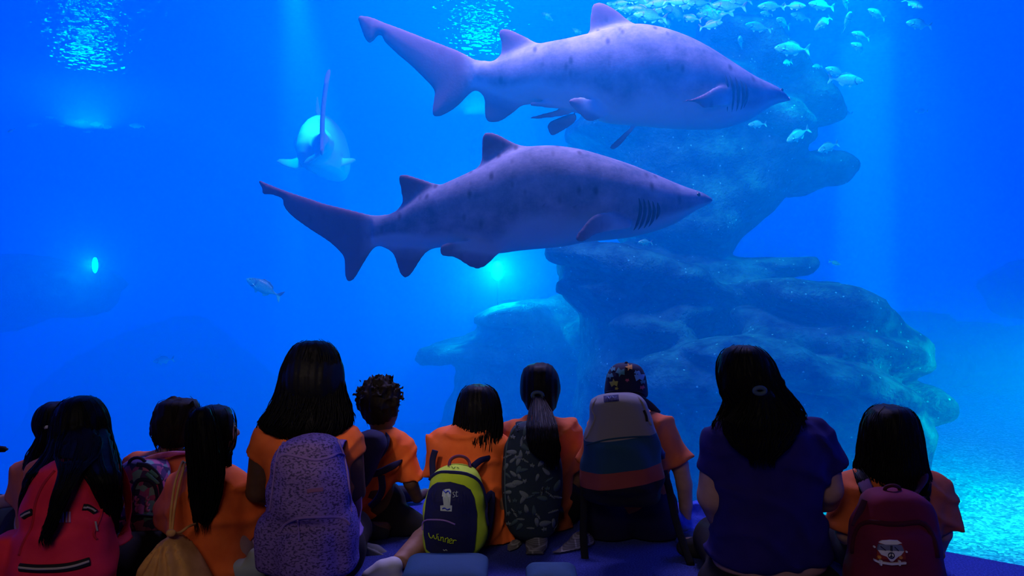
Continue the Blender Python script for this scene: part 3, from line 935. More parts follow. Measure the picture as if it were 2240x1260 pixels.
def fish_mesh(bend=0.0):
    v = Vol((-.56, -.25, -.30), (.56, .25, .34), 0.011)
    st = [(-.50, -.03, .0, 0, .01), (-.46, -.07, .05, 0, .035), (-.36, -.13, .12, 0, .065), (-.2, -.17, .19, 0, .085), (0, -.17, .19, 0, .08), (.15, -.11, .13, 0, .05), (.25, -.05, .06, 0, .025), (.33, -.025, .03, 0, .014), (.38, -.03, .035, 0, .012)]
    v.cols(st, n=2)
    v.outline([(.31, 0), (.36, .05), (.42, .14), (.5, .21), (.49, .12), (.45, .0), (.49, -.12), (.5, -.2), (.42, -.13), (.36, -.04)], 0, .011, .04, k=.01, tmin=.006)
    v.outline([(-.2, .16), (-.1, .25), (.05, .245), (.18, .17), (.22, .10), (0, .12)], 0, .009, .04, tmin=.006, k=.01)
    v.outline([(.0, -.14), (.06, -.23), (.12, -.2), (.2, -.11), (.1, -.08)], 0, .009, .04, tmin=.006, k=.01)
    v.outline([(-.22, -.14), (-.15, -.26), (-.1, -.22), (-.1, -.15)], 0, .009, .03, tmin=.006, k=.01)
    v.cap((-.29, -.075, -.05), (-.14, -.13, -.09), .018, .008, k=.01)
    me = v.mesh(1)
    co = np.empty(len(me.vertices) * 3, np.float32); me.vertices.foreach_get('co', co); co = co.reshape(-1, 3)
    r = np.array(st); zb, zt = np.interp(co[:, 0], r[:, 0], r[:, 1]), np.interp(co[:, 0], r[:, 0], r[:, 2])
    f = (co[:, 2] - zb) / np.maximum(zt - zb, .01)
    tone = np.clip(1.05 - f * .75, .1, 1) + .25 * (co[:, 0] < -.38)
    gill = np.abs(np.hypot(co[:, 0] + .36, co[:, 2]) - .13) < .014
    tone = np.where(gill & (co[:, 0] > -.33), .15, tone)
    add_attr(me, 'tone', tone)
    for i, s in enumerate((-1, 1)):
        pass
    b = join([(me, 0), (ball((-.405, 0, .035), .026, 10, (1, 2.35, 1)), 1)])
    if bend:
        for vv in b.vertices:
            x = vv.co.x + .1
            if x > 0: vv.co.y += bend * x * x; vv.co.x -= abs(bend) * .35 * x * x
    b.materials.append(M_fish); b.materials.append(M_eye)
    b.polygons.foreach_set('use_smooth', [True] * len(b.polygons))
    return b


FM = [fish_mesh(0), fish_mesh(1.1), fish_mesh(-1.3)]


def fish(px, py, length, yaw, roll, label, Y=6.8, group=None, shape=0, pitch=0.0):
    """yaw 0: nose to the left of the picture, 180: to the right; roll = degrees the nose points up"""
    o = bpy.data.objects.new('fish', FM[shape])
    COL.objects.link(o)
    o.location = P(px, py, Y)
    L = length * Y / F / max(.35, abs(math.cos(math.radians(yaw))))
    L = min(L, 0.42) if Y < 9 else L
    o.scale = (L, L, L * .86)
    o.rotation_euler = (Matrix.Rotation(math.radians(roll), 3, 'Y') @ Matrix.Rotation(math.radians(yaw), 3, 'Z') @ Matrix.Rotation(math.radians(pitch), 3, 'X')).to_euler()
    tag(o, label, 'fish', group)
    return o


SG = 'school of silver fish by the rock top'
SL = 'silver bream crowded into the school above the upper shark and rock'
for i, a in enumerate([(1423, 36, 78, 10, 5), (1446, 6, 70, -15, -4), (1484, 30, 80, 15, 12), (1512, 40, 46, -20, 18), (1564, 34, 84, 5, 3), (1531, 7, 62, 20, -10), (1594, 13, 78, -8, 6), (1390, 42, 44, 25, -8),
                       (1362, 6, 46, -20, 0), (1404, 3, 56, 15, 8), (1555, 55, 50, 165, -10), (1402, 22, 60, -10, 14), (1462, 50, 50, 20, 4), (1500, 12, 54, -25, -12), (1545, 22, 56, 12, 20), (1480, 3, 58, 160, 6), (1620, 4, 54, 8, -6), (1375, 22, 50, 10, 5), (1440, 22, 60, 170, -12), (1345, 14, 40, 30, 10), (1386, -4, 60, 8, 2), (1510, -5, 60, -12, 5)]):
    fish(*a, SL, Y=6.5 + .13 * (i % 5), group=SG, shape=(0, 0, 1, 0, 2)[i % 5])
K = 'silver fish right of the school'
for a, lab, kw in [
    ((1659, 59, 62, 6, 8), 'silver fish nose left, lowest of the cluster right of the dense school', {}),
    ((1687, 14, 58, -8, 4), 'silver fish at the top edge right after the gap beside the dense school', {}),
    ((1738, 13, 42, 150, 12), 'small silver fish nose right at the top edge, touching its neighbour', {}),
    ((1713, 50, 42, 40, 10), 'stubby silver fish turned half away behind the lowest clustered one', {}),
    ((1752, 36, 50, 12, 10), 'dim silver fish filling the middle of the right cluster', {'Y': 7.4}),
    ((1797, 12, 60, 5, 8), 'silver fish at the top edge of the right cluster, tail to the right', {}),
    ((1803, 48, 48, -20, -38), 'silver fish curving its tail steeply downward in the right cluster', {'shape': 1}),
    ((1677, 30, 32, 20, 0), 'thin silver fish hidden just under a larger one', {}),
    ((1854, 45, 26, 72, 30), 'narrow silver fish seen nearly nose on beside the light beam', {}),
    ((1850, 6, 30, 60, 0), 'small silver fish cut by the top edge beside the light beam', {}),
    ((1918, 31, 48, 15, 22), 'silver fish slanting down left inside the light beam', {}),
    ((2011, 53, 62, 6, 6), 'lone silver fish right of the light beam near the top', {}),
    ((1998, 8, 40, 140, 50), 'silver fish diving out of the top edge at the far right', {}),
    ((1883, 78, 46, 12, 14), 'upper of two silver fish stacked in the light beam', {}),
    ((1882, 104, 48, 10, 20), 'lower of two silver fish stacked in the light beam, tail curled', {'shape': 1}),
    ((1620, 91, 22, 68, 0), 'bright round silver fish seen nose on before the rock top', {}),
    ((1733, 107, 82, 6, 2), 'long silver fish, nose left, alone above the slope of the rock', {}),
    ((1723, 137, 30, 40, -20), 'small silver fish just beneath the long lone one', {'Y': 7.2}),
    ((1788, 145, 28, 25, -10), 'small dim silver fish between the long lone one and the bright pair', {'Y': 7.4}),
    ((1829, 157, 52, 6, 18), 'bright silver fish, upper of the pair nose left', {}),
    ((1850, 175, 76, 174, 6), 'bright silver fish facing right, lower of the pair', {}),
    ((1852, 248, 30, 8, 0), 'small silver fish at the right tip of the overhanging rock', {'Y': 8.0}),
    ((2016, 243, 32, 4, 0), 'faint slim fish far right of the light beam', {'Y': 10}),
    ((1657, 272, 44, 10, -4), 'dim fish under the chin of the upper shark', {'Y': 7.0}),
    ((1746, 295, 64, 12, -28), 'dim greenish fish nose up left against the dark rock face', {'Y': 7.0}),
    ((1812, 322, 56, 15, -20), 'dim fish against the lobe on the right of the rock', {'Y': 7.0}),
    ((1826, 575, 26, 172, 18), 'tiny bright fish left of the beam, above the rock mound', {'Y': 8}),
    ((1197, 37, 26, 75, -60), 'small upright fish between the two back fins of the upper shark', {'Y': 7.5}),
    ((1262, 68, 24, 65, -60), 'small upright fish just left of the tall back fin of the upper shark', {'Y': 7.5}),
    ((1412, 530, 34, 20, 0), 'small glinting fish under the gills of the lower shark', {'Y': 6.2}),
    ((578, 630, 84, 10, 30), 'dark fish with a bright nose and forked tail, alone at middle left', {'Y': 7.0}),
    ((358, 788, 46, 5, -6), 'faint fish above the heads of the children on the left', {'Y': 10}),
    ((24, 286, 16, 20, -30), 'tiny bright fish at the left edge of the distant row', {'Y': 9}),
    ((75, 272, 30, 10, -14), 'faint slanting fish in the distant row, near its left end', {'Y': 14.5}),
    ((138, 275, 16, 30, 0), 'faint small round fish in the distant row', {'Y': 14.5}),
    ((112, 256, 20, 20, 0), 'faint fish riding above the distant row', {'Y': 14.5}),
    ((178, 265, 28, 4, 0), 'faint slim fish in the middle of the distant row', {'Y': 14.5}),
    ((212, 272, 30, 6, 0), 'faint plump fish in the distant row, above another', {'Y': 14.2}),
    ((193, 287, 22, 8, 0), 'faint fish lowest in the distant row', {'Y': 14.5}),
    ((232, 278, 26, 175, 0), 'faint fish facing right in the distant row', {'Y': 14.5}),
    ((300, 275, 34, 6, 4), 'faint fish with a clear forked tail at the right end of the distant row', {'Y': 14.2})]:
    fish(*a, lab, group=K if a[0] > 1600 else ('distant row of fish at the left' if a[0] < 400 and a[1] < 400 else None), **kw)

# ------------------------------------------------------------------ people
def v_cone(self, a, b, ra, rb, k=0.0, sy=1.0):
    """tapered tube with flat ends"""
    a, b = np.array(a, float), np.array(b, float)
    R = max(ra, rb)
    w = self.win(np.minimum(a, b) - R, np.maximum(a, b) + R, k + 3 * self.h)
    if w is None: return
    s, X, Y, Z = w
    d = b - a; L = np.linalg.norm(d); d = d / L
    px, py, pz = X - a[0], Y - a[1], Z - a[2]
    t = px * d[0] + py * d[1] + pz * d[2]
    q = np.sqrt(np.maximum(px * px + py * py + pz * pz - t * t, 0))
    tt = np.clip(t / L, 0, 1)
    self.put(s, np.maximum(q - (ra + (rb - ra) * tt), np.maximum(-t, t - L)), k)


Vol.cone = v_cone

SKINS = {'light': mat('light_skin', (0.42, 0.24, 0.17), 0.6, noise=30, color2=(0.48, 0.28, 0.2)),
         'tan': mat('tan_skin', (0.26, 0.13, 0.08), 0.6, noise=30, color2=(0.3, 0.16, 0.10)),
         'brown': mat('brown_skin', (0.09, 0.045, 0.03), 0.6, noise=30, color2=(0.11, 0.055, 0.035))}
M_hair = mat('black_hair', (0.004, 0.004, 0.006), 0.6, bump=(90, 0.3), spec=0.12)
M_hairb = mat('dark_brown_hair', (0.012, 0.009, 0.008), 0.7, bump=(90, 0.3), spec=0.12)
M_eyew = mat('eye_white', (0.6, 0.6, 0.6), 0.3)
M_orange = mat('orange_cotton', (0.85, 0.14, 0.025), 0.9, noise=14, color2=(0.95, 0.18, 0.035), bump=(260, 0.5), dist=0.001)
M_rust = mat('faded_orange_cotton', (0.62, 0.13, 0.04), 0.9, noise=14, color2=(0.72, 0.16, 0.05), bump=(260, 0.5), dist=0.001)
M_navy = mat('purple_navy_cotton', (0.014, 0.007, 0.105), 0.9, noise=14, color2=(0.018, 0.009, 0.13), bump=(260, 0.5), dist=0.001)
M_black = mat('black_trousers_cloth', (0.008, 0.008, 0.014), 0.9, bump=(200, 0.5), dist=0.001)
M_jeans = mat('blue_denim', (0.03, 0.06, 0.2), 0.9, noise=120, color2=(0.05, 0.09, 0.28), bump=(300, 0.6), dist=0.001)
M_pinkc = mat('pink_leggings_cloth', (0.62, 0.33, 0.42), 0.9, bump=(200, 0.5), dist=0.001)
M_shoe = mat('pale_shoe_rubber', (0.35, 0.37, 0.36), 0.6)
M_darkshoe = mat('dark_trainer_cloth', (.02, .02, .03), .8)
M_tie = mat('hair_elastic', (0.05, 0.09, 0.14), 0.6)
M_tiew = mat('white_hair_elastic', (0.6, 0.6, 0.6), 0.6)


def hand(v, wrist, d, n, sc_=1.0, curl=0.5, side=1):
    """palm, four bent fingers and a thumb; d = pointing direction, n = back of the hand"""
    w = Vector(wrist); d = Vector(d).normalized(); n = Vector(n); n = (n - d * n.dot(d)).normalized(); s = d.cross(n).normalized() * side
    L = 0.075 * sc_
    for o in (-.026, -.009, .009, .026):
        v.cap(w + s * o * .55 * sc_, w + d * L * .95 + s * o * sc_, .012 * sc_, .0105 * sc_, k=.008)
    for i, (o, ln) in enumerate(((-.029, .058), (-.0105, .068), (.0095, .064), (.028, .050))):
        a = w + d * L + s * o * sc_
        b = a + (d * math.cos(.4 * curl) - n * math.sin(.4 * curl)) * ln * .45 * sc_ + s * o * .15
        c = b + (d * math.cos(1.1 * curl) - n * math.sin(1.1 * curl)) * ln * .33 * sc_
        e = c + (d * math.cos(1.8 * curl) - n * math.sin(1.8 * curl)) * ln * .25 * sc_
        v.chain([a, b, c, e], [.0088 * sc_, .0082 * sc_, .0075 * sc_, .0066 * sc_], k=.002)
    a = w + d * L * .25 + s * -.022 * sc_
    b = a + (d * .6 - s * .8).normalized() * .03 * sc_ - n * .008
    c = b + (d * .9 - s * .35).normalized() * .028 * sc_ - n * .004
    v.chain([a, b, c], [.012 * sc_, .010 * sc_, .0078 * sc_], k=.006)


def head(v, c, rx, ry, rz, yaw, pitch=0.0):
    f = Matrix.Rotation(-yaw, 3, 'Z') @ Matrix.Rotation(pitch, 3, 'X')
    L = lambda x, y, z: Vector(c) + f @ Vector((x * rx, y * ry, z * rz))
    v.ell(c, (rx, ry, rz * .92), k=.01, rot=f)
    v.ell(L(0, .30, -.48), (rx * .72, ry * .62, rz * .52), k=.03, rot=f)          # jaw
    v.cap(L(0, .93, .02), L(0, 1.16, -.26), rx * .10, rx * .17, k=.012)           # nose
    v.ell(L(0, .92, -.56), (rx * .26, rx * .12, rx * .10), k=.008, rot=f)         # lips
    v.ell(L(0, .80, -.88), (rx * .22, rx * .18, rx * .16), k=.02, rot=f)          # chin
    for s in (-1, 1):
        v.ell(L(s * .40, .97, .05), (rx * .20, rx * .16, rx * .13), k=.01, rot=f, sub=True)
        v.ell(L(s * 1.0, -.02, -.10), (rx * .12, ry * .24, rz * .27), k=.006, rot=f)  # ears
    return [L(s * .38, .86, .05) for s in (-1, 1)]


def px_rows(rows, Y, depth, dy=0.0, pw=0.5):
    """pixel rows (y, left, right[, extra dy]) at distance Y -> metric rows"""
    s = (Y + dy) / F
    wmax = max((r[2] - r[1]) for r in rows)
    out = []
    for r in rows:
        e = r[3] if len(r) > 3 else 0.0
        a, b = P(r[1], r[0], Y + dy + e), P(r[2], r[0], Y + dy + e)
        out.append((a.z, a.x, b.x, Y + dy + e, depth * max(.12, ((r[2] - r[1]) / wmax)) ** pw))
    return sorted(out)


def hair_strands(rows, m, rng, loose=0.012, wave=0.004, rad=0.0017, ext=0.03, up=0.0):
    r = np.array(rows)[::-1]                       # top first
    z, xl, xr, yc, hd = r.T
    out, rad_ = [], []
    N = 18
    for i in range(m):
        th = rng.uniform(0, 2 * math.pi)
        e = rng.uniform(-.02, 1) * loose
        t0 = rng.uniform(0, .55); t1 = rng.uniform(.75, 1.0 + ext / max(.05, z[0] - z[-1]))
        if rng.random() < .5: t1 = 1.0 + rng.uniform(-.06, 1) * ext / max(.05, z[0] - z[-1])
        t = np.linspace(t0, t1, N)
        zz = z[0] + (z[-1] - z[0]) * t
        a, b = np.interp(-zz, -z, xl), np.interp(-zz, -z, xr)
        y_, h_ = np.interp(-zz, -z, yc), np.interp(-zz, -z, hd)
        ph, fr = rng.uniform(0, 6.28), rng.uniform(6, 16)
        g = (t - t0) / (t1 - t0)
        hw = (b - a) / 2 + e * g ** 2 + 0.001
        ang = th + .12 * np.sin(fr * g * .35 + ph)
        x = (a + b) / 2 + hw * np.cos(ang) + wave * g * np.sin(fr * g + ph)
        y = y_ + (h_ + e * g ** 2 + .001) * np.sin(ang) + wave * g * np.cos(fr * g + ph)
        out.append(np.stack([x, y, zz], 1))
        rad_.append(rad * rng.uniform(.5, 1.5) * np.minimum(1, np.minimum(.35 + g * 4, (1.02 - g) * 5)))
    return out, rad_


class Person:
    def __init__(self, label, Y, hips, lo, hi, skin='tan', h=0.009, group='school children seated before the tank'):
        """lo, hi: pixel corners (x, y) of the box the figure fills"""
        self.Y = Y
        o = P(hips[0], hips[1], Y)
        self.hip = Vector((o.x, Y + .035, LEDGE + .10))
        self.root = empty('person', (o.x, Y, LEDGE), label, 'person', group)
        a, b = P(lo[0], hi[1], Y), P(hi[0], lo[1], Y)
        self.lo = (min(a.x, o.x - .35) - .08, Y - .36, LEDGE - .02)
        self.hi = (max(b.x, o.x + .35) + .08, Y + .62, b.z + .05)
        self.body = Vol(self.lo, self.hi, h)
        self.h = h
        self.skin = SKINS[skin]
        self.rng = random.Random(int(hips[0])); self.rng_s = int(hips[0]) % 2

    def q(self, px, py, dy=0.0):
        return P(px, py, self.Y + dy)

    def vol(self, h=None):
        return Vol(self.lo, self.hi, h or self.h)

    def skull(self, cx, cy, r, yaw=0.0, dy=0.0, pitch=0.0, neck=None, neck_r=.038):
        s = self.Y / F
        c = self.q(cx, cy, dy)
        R = r * s
        self.hc, self.hr, self.yaw = c, R, yaw
        self.eyes = head(self.body, c, R * .80, R * .95, R, yaw, pitch)
        if neck:
            self.body.cap(self.q(neck[0], neck[1], neck[2] if len(neck) > 2 else 0), c + Vector((0, 0, -R * .5)), neck_r * 1.15, neck_r, k=.03)

    def torso(self, rows, depth, dy=0.0):
        self.tr = px_rows(rows, self.Y, depth, dy, .35)
        self.body.rows(self.tr, n=2.3, off=-.013, k=.03)
        z0 = self.tr[0][0]
        c = self.hip
        self.body.cap((c.x - .055, c.y, c.z), (c.x + .055, c.y, c.z), .085, .085, k=.04)
        self.body.cap((c.x, c.y, c.z), ((self.tr[0][1] + self.tr[0][2]) / 2, self.tr[0][3], max(z0, c.z) + .04), .09, .08, k=.05, sy=.9)

    def arm(self, pts, rs, hand_=None, hs=0.85, curl=.7, n=(0, 0, 1)):
        p = [self.q(*a) for a in pts]
        self.body.chain(p, rs, k=.025)
        d = (p[-1] - p[-2]) if hand_ is None else Vector(hand_)
        hand(self.body, p[-1], d, n, hs, curl, side=1 if p[-1].x > self.hip.x else -1)
        return p

    def legs(self, kind='cross', size=1.0, spread=.15, sides=(-1, 1)):
        c = self.hip
        self.lp, self.kind = [], kind
        for s in sides:
            k_ = Vector((c.x + s * spread * size, c.y + .25 * size, LEDGE + .09))
            a_ = Vector((c.x - s * .04 * size, c.y + (.30 if s > 0 else .36) * size, LEDGE + .05))
            if kind == 'kneel':
                k_ = Vector((c.x + s * .10, c.y + .34, LEDGE + .06)); a_ = Vector((c.x + s * .09, c.y + .02, LEDGE + .05))
            h_ = Vector((c.x + s * .06, c.y, c.z))
            self.lp.append((h_, k_, a_))
            self.body.chain([h_, k_, a_], [.075 * size, .052 * size, .034 * size], k=.03)
            d = Vector((-s, .2, 0)) if kind == 'cross' else Vector((0, -1, 0))
            self.body.cap(a_, a_ + d * (.12 if kind == 'cross' else .05) * size, .03 * size, .022 * size, k=.02)

    def limb(self, pts, rs, k=.03):
        p = [self.q(*a) for a in pts]
        self.body.chain(p, rs, k=k)
        return p

    def finish_body(self, eyes=True):
        self.body.cut((0, 0, LEDGE + .004), (0, 0, -1))
        b = link('body', self.body.mesh(1), self.skin, parent=self.root)
        if eyes:
            for e in self.eyes:
                link('eye', ball(e, self.hr * .11, 10), M_eyew, parent=self.root)
        return b

    def shirt(self, m, rows=None, depth=None, dy=0.0, sleeves=(), sh=None, wr=.006, extra=None, name='shirt', off=0.0, n=2.3):
        v = self.vol()
        R = px_rows(rows, self.Y, depth, dy, .35) if rows else self.tr
        v.rows(R, n=n, off=off, round_=.03)
        if sh:
            v.cap(self.q(*sh[0]), self.q(*sh[1]), sh[2], sh[2], k=.04, sy=.9)
        for a, b, ra, rb in sleeves:
            v.cap(self.q(*a), self.q(*a), ra * .86, ra * .86, k=.03)
            v.cone(self.q(*a), self.q(*b), ra, rb, k=.03)
        if extra: extra(v)
        v.warp(lambda x, y, z: wr * fbm(x, y, z * .6, 9, 3) - wr * 1.1 * np.maximum(0, np.sin((z * .8 + x * (.5 if self.rng_s else -.5)) * 55 + 6 * fbm(x, y, z, 3.5, 2))) ** 3)
        v.cut((0, 0, LEDGE + .006), (0, 0, -1))
        return link(name, v.mesh(1), m, parent=self.root)

    def trousers(self, m, extra=None, size=1.0, top=None, name='trousers'):
        v = self.vol()
        c = self.hip
        v.cap((c.x - .06, c.y, c.z), (c.x + .06, c.y, c.z), .1 * size, .1 * size, k=.03)
        if top: v.cap((c.x, c.y, c.z), self.q(*top), .1 * size, .09 * size, k=.05, sy=.9)
        for h_, k_, a_ in getattr(self, 'lp', []):
            v.chain([h_, k_, a_ + (k_ - a_) * .15], [.09 * size, .066 * size, .048 * size], k=.03)
        if extra: extra(v)
        v.warp(lambda x, y, z: .005 * fbm(x, y, z, 10, 3))
        v.cut((0, 0, LEDGE + .006), (0, 0, -1))
        if getattr(self, 'kind', '') == 'cross':
            for h_, k_, a_ in self.lp:
                s_ = 1 if k_.x > c.x else -1
                w = Vol(a_ - Vector((.17, .10, .08)), a_ + Vector((.17, .10, .08)), .008)
                w.chain([a_ + Vector((s_ * .02, 0, 0)), a_ + Vector((-s_ * .06, .01, -.006)), a_ + Vector((-s_ * .125, .02, -.014))], [.038, .038, .028], k=.02)
                w.cut((0, 0, LEDGE + .003), (0, 0, -1))
                link('shoe', w.mesh(1), M_darkshoe, parent=self.root)
        return link(name, v.mesh(1), m, parent=self.root)

    def hair(self, pieces, m=None, name='hair', lumps=None, shrink=.004):
        """pieces: (pixel rows, half depth, dy, number of strands, looseness)"""
        v = self.vol(.008)
        ls, rs = [], []
        for i_, (rows, depth, dy, ns, loose) in enumerate(pieces):
            if i_ == 0: depth = max(depth, self.hr * .95 + .016)
            R = px_rows(rows, self.Y, depth, dy, .6)
            v.rows(R, n=2.0, k=.012, off=-shrink, round_=.012)
            a, b = hair_strands(R, ns, self.rng, loose, ext=.03 if loose > .0045 else .0, wave=.004 if loose > .0045 else .001)
            ls += a; rs += b
        if lumps: lumps(v)
        f_ = Matrix.Rotation(-self.yaw, 3, 'Z')
        v.ell(self.hc + f_ @ Vector((0, -self.hr * .10, self.hr * .05)), (self.hr * .88, self.hr * .99, self.hr * 1.0), k=.01, rot=f_)
        n_ = f_ @ Vector((0, 1, 0))
        v.ell(self.hc + n_ * self.hr * .98 - Vector((0, 0, self.hr * .25)), (self.hr * .80, self.hr * .52, self.hr * .85), k=.01, rot=f_, sub=True)   # open over the face
        v.warp(lambda x, y, z: .003 * np.sin(x * 260 + 3 * fbm(x, y, z * .4, 8, 2)) + .004 * fbm(x, y, z * .35, 14, 2))
        me = v.mesh(1)
        if ls:
            # finish strands: all inside the figure's box, tapered
            me = join([(me, None), (tubes(ls, rs), None)])
        return link(name, me, m or M_hair, parent=self.root)


def shoe(p, c, d, up=(0, 0, 1), L=.20, m=None, name='shoe', ankle=True):
    """low shoe: rounded upper on a sole; c = heel, d = toe direction"""
    c, d = Vector(c), Vector(d).normalized()
    v = Vol(c - Vector((.26, .26, .12)), c + Vector((.26, .26, .16)), .007)
    u = Vector(up)
    v.chain([c + u * .03, c + d * L * .45 + u * .022, c + d * L + u * .004], [.034, .036, .030], k=.02)
    if ankle: v.cap(c + u * .05, c + u * .075 - d * .003, .031, .031, k=.02)
    v.chain([c - u * .004, c + d * L * .5 - u * .008, c + d * (L + .004) - u * .012], [.034, .037, .033], k=.005)
    s = link(name, v.mesh(1), m or M_shoe, parent=p.root)
    return s


# ------------------------------------------------------------------ bags
class Bag:
    def __init__(self, name, label, Y, rows, depth, n=3.2, group=None, cat='backpack', h=.008):
        self.Y, self.n = Y, n
        self.R = px_rows(rows, Y, depth, 0, .3)
        r = np.array(self.R)
        self.r = r
        c = ((r[:, 1].mean() + r[:, 2].mean()) / 2, Y, max(r[:, 0].min(), LEDGE + .0))
        self.root = empty(name, c, label, cat, group)
        self.v = Vol((r[:, 1].min() - .06, Y - depth - .10, r[:, 0].min() - .05), (r[:, 2].max() + .06, Y + depth + .03, r[:, 0].max() + .05), h)
        self.v.rows(self.R, n=n, round_=.035)
        self.bulges = []
        self.extra = []
        self.mats = []
        self.T = None

    def fy(self, x, z):
        """depth of the bag's back face (towards the viewer) at x, z, read from the modelled shape"""
        v = self.v
        i = min(max(int((x - v.lo[0]) / v.h), 0), v.n[0] - 2); k = min(max(int((z - v.lo[2]) / v.h), 0), v.n[2] - 2)
        col = v.D[i:i + 2, :, k:k + 2].mean(axis=(0, 2))
        j = np.argmax(col < 0)
        if col[j] >= 0:
            j2 = int(np.argmin(col)); return v.lo[1] + v.h * j2
        if j == 0: return v.lo[1]
        t = col[j - 1] / (col[j - 1] - col[j])
        return v.lo[1] + v.h * (j - 1 + t)

    def s(self, px, py, lift=.002):
        """point on the modelled face seen at pixel, lifted a little off it"""
        if getattr(self, 'bvh', None):
            o = Vector((0, 0, CZ)); d = (P(px, py, self.Y) - o).normalized()
            h = self.bvh.ray_cast(o, d)
            if h[0] is None:
                q = P(px, py, self.Y - .02); h = self.bvh.find_nearest(q)
            n = h[1] if h[1].dot(d) < 0 else -h[1]
            return h[0] + n * lift
        p = P(px, py, self.Y - .06)
        for _ in range(3):
            y = self.fy(p.x, p.z)
            p = P(px, py, y)
        return Vector((p.x, self.fy(p.x, p.z) - lift, p.z))

    def pocket(self, rows, bulge, n=3.0, k=.012):
        """a second swelling on the face"""
        R = px_rows(rows, self.Y, 1, 0, .3)
        r2 = [(a, b, c, self.Y, self.depth_at(a) + bulge) for a, b, c, d, e in R]
        self.v.rows(r2, n=n, round_=.03, k=k)

    def depth_at(self, z):
        return float(np.interp(z, self.r[:, 0], self.r[:, 4]))

    def set_bvh(self, me):
        from mathutils.bvhtree import BVHTree
        self.bvh = BVHTree.FromPolygons([v.co.copy() for v in me.vertices], [tuple(p.vertices) for p in me.polygons])

    def body(self, m, wr=.006, name='bag_body', prints=None):
        self.v.warp(lambda x, y, z: wr * fbm(x, y, z * .7, 7, 3) + wr * .4 * np.sin(z * 45 + x * 20 + 3 * fbm(x, y, z, 5, 2)))
        me = self.v.mesh(1)
        self.set_bvh(me)
        mats = m if isinstance(m, list) else [m]
        if prints:
            me = join([(me, 0)] + prints(self))
        o = link(name, me, mats, parent=self.root)
        return o

    def seam(self, pts, r, m, name='piping', n=24, closed=False, lift=.002, flat=.5, smooth=True):
        p = spline(pts, n, closed) if smooth else np.array(pts)
        q = [self.s(a, b, lift) for a, b in p]
        return link(name, tube(q, r, 8, flat=((0, -1, 0), flat), closed=closed), m, parent=self.root)

    def decal_mesh(self, poly, lift=.0025, cuts=1, smooth=0):
        if smooth: poly = spline(poly, smooth, True)
        bm = bmesh.new()
        vs = [bm.verts.new((a, 0, b)) for a, b in poly]
        try:
            f = bm.faces.new(vs)
        except ValueError:
            return None
        bmesh.ops.triangulate(bm, faces=[f])
        for _ in range(cuts):
            bmesh.ops.subdivide_edges(bm, edges=bm.edges[:], cuts=1, use_grid_fill=True)
        for v in bm.verts: v.co = self.s(v.co.x, v.co.z, lift)
        ex = bmesh.ops.extrude_face_region(bm, geom=bm.faces[:])
        for g in ex['geom']:
            if isinstance(g, bmesh.types.BMVert): g.co.y += lift + .002
        bmesh.ops.recalc_face_normals(bm, faces=bm.faces)
        me = bpy.data.meshes.new('d'); bm.to_mesh(me); bm.free()
        return me

    def decal(self, poly, m, name, lift=.0025, cuts=2, smooth=0, parent=None):
        me = self.decal_mesh(poly, lift, cuts, smooth)
        return link(name, me, m, parent=parent or self.root, smooth=False)

    def strokes(self, lines, r, m, name, lift=.003, label=None):
        ms = []
        for l in lines:
            q = [self.s(a, b, lift) for a, b in spline(l, max(8, len(l) * 4))]
            ms.append((tube(q, r, 6, flat=((0, -1, 0), .4)), None))
        o = link(name, join(ms), m, parent=self.root)
        if label: o['label'] = label
        return o

    def straps(self, a, b, m, reach=.16, drop=.26, r=.022):
        """two shoulder straps from the top of the bag forward over the shoulders and back under the arms"""
        for (x, y), (x2, y2) in (a, b):
            p = P(x, y, self.Y + .02); e = P(x2, y2, self.Y + .03)
            pts = spline([p + Vector((0, 0, -.03)), p + Vector((0, .05, -.02)), p + Vector((0, .5 * reach, -.005)), p + Vector((0, reach, -.05)), (p + e) / 2 + Vector((0, reach, -.02)), e + Vector((0, reach * .6, 0)), e], 30)
            link('shoulder_strap', tube(pts, r, 8, flat=((1, 0, 0), 1) if False else ((0, 1, 1), .25)), m, parent=self.root)

# ---- left edge: child in a dark cap, only the peak reaches into the view
p = Person('child in a dark cap at the left edge, only the cap peak inside the view', 2.95, (-110, 1180), (-200, 930), (60, 1200), skin='tan', h=.011)
p.torso([(1040, -150, -60), (1080, -170, -45), (1200, -165, -40)], .09)
p.skull(-78, 990, 42, yaw=1.3, neck=(-90, 1050))
p.arm([(-165, 1060), (-180, 1130), (-120, 1160, .15)], [.035, .03, .025])
p.arm([(-50, 1060, .02), (-45, 1120, .12), (-60, 1160, .22)], [.035, .03, .025])
p.legs(); p.finish_body(); p.shirt(M_orange, sleeves=[((-150, 1060), (-178, 1110), .055, .05), ((-60, 1060), (-44, 1100, .08), .055, .05)]); p.trousers(M_black)
v = p.vol()
v.ell(p.q(-80, 975), (.085, .095, .075), k=0); v.cut(p.q(-80, 985), (0, 0, -1))
v.chain([p.q(-50, 983), p.q(-15, 981), p.q(13, 983)], [.02, .016, .012], k=.02)
link('cap', v.mesh(1), M_black, parent=p.root)

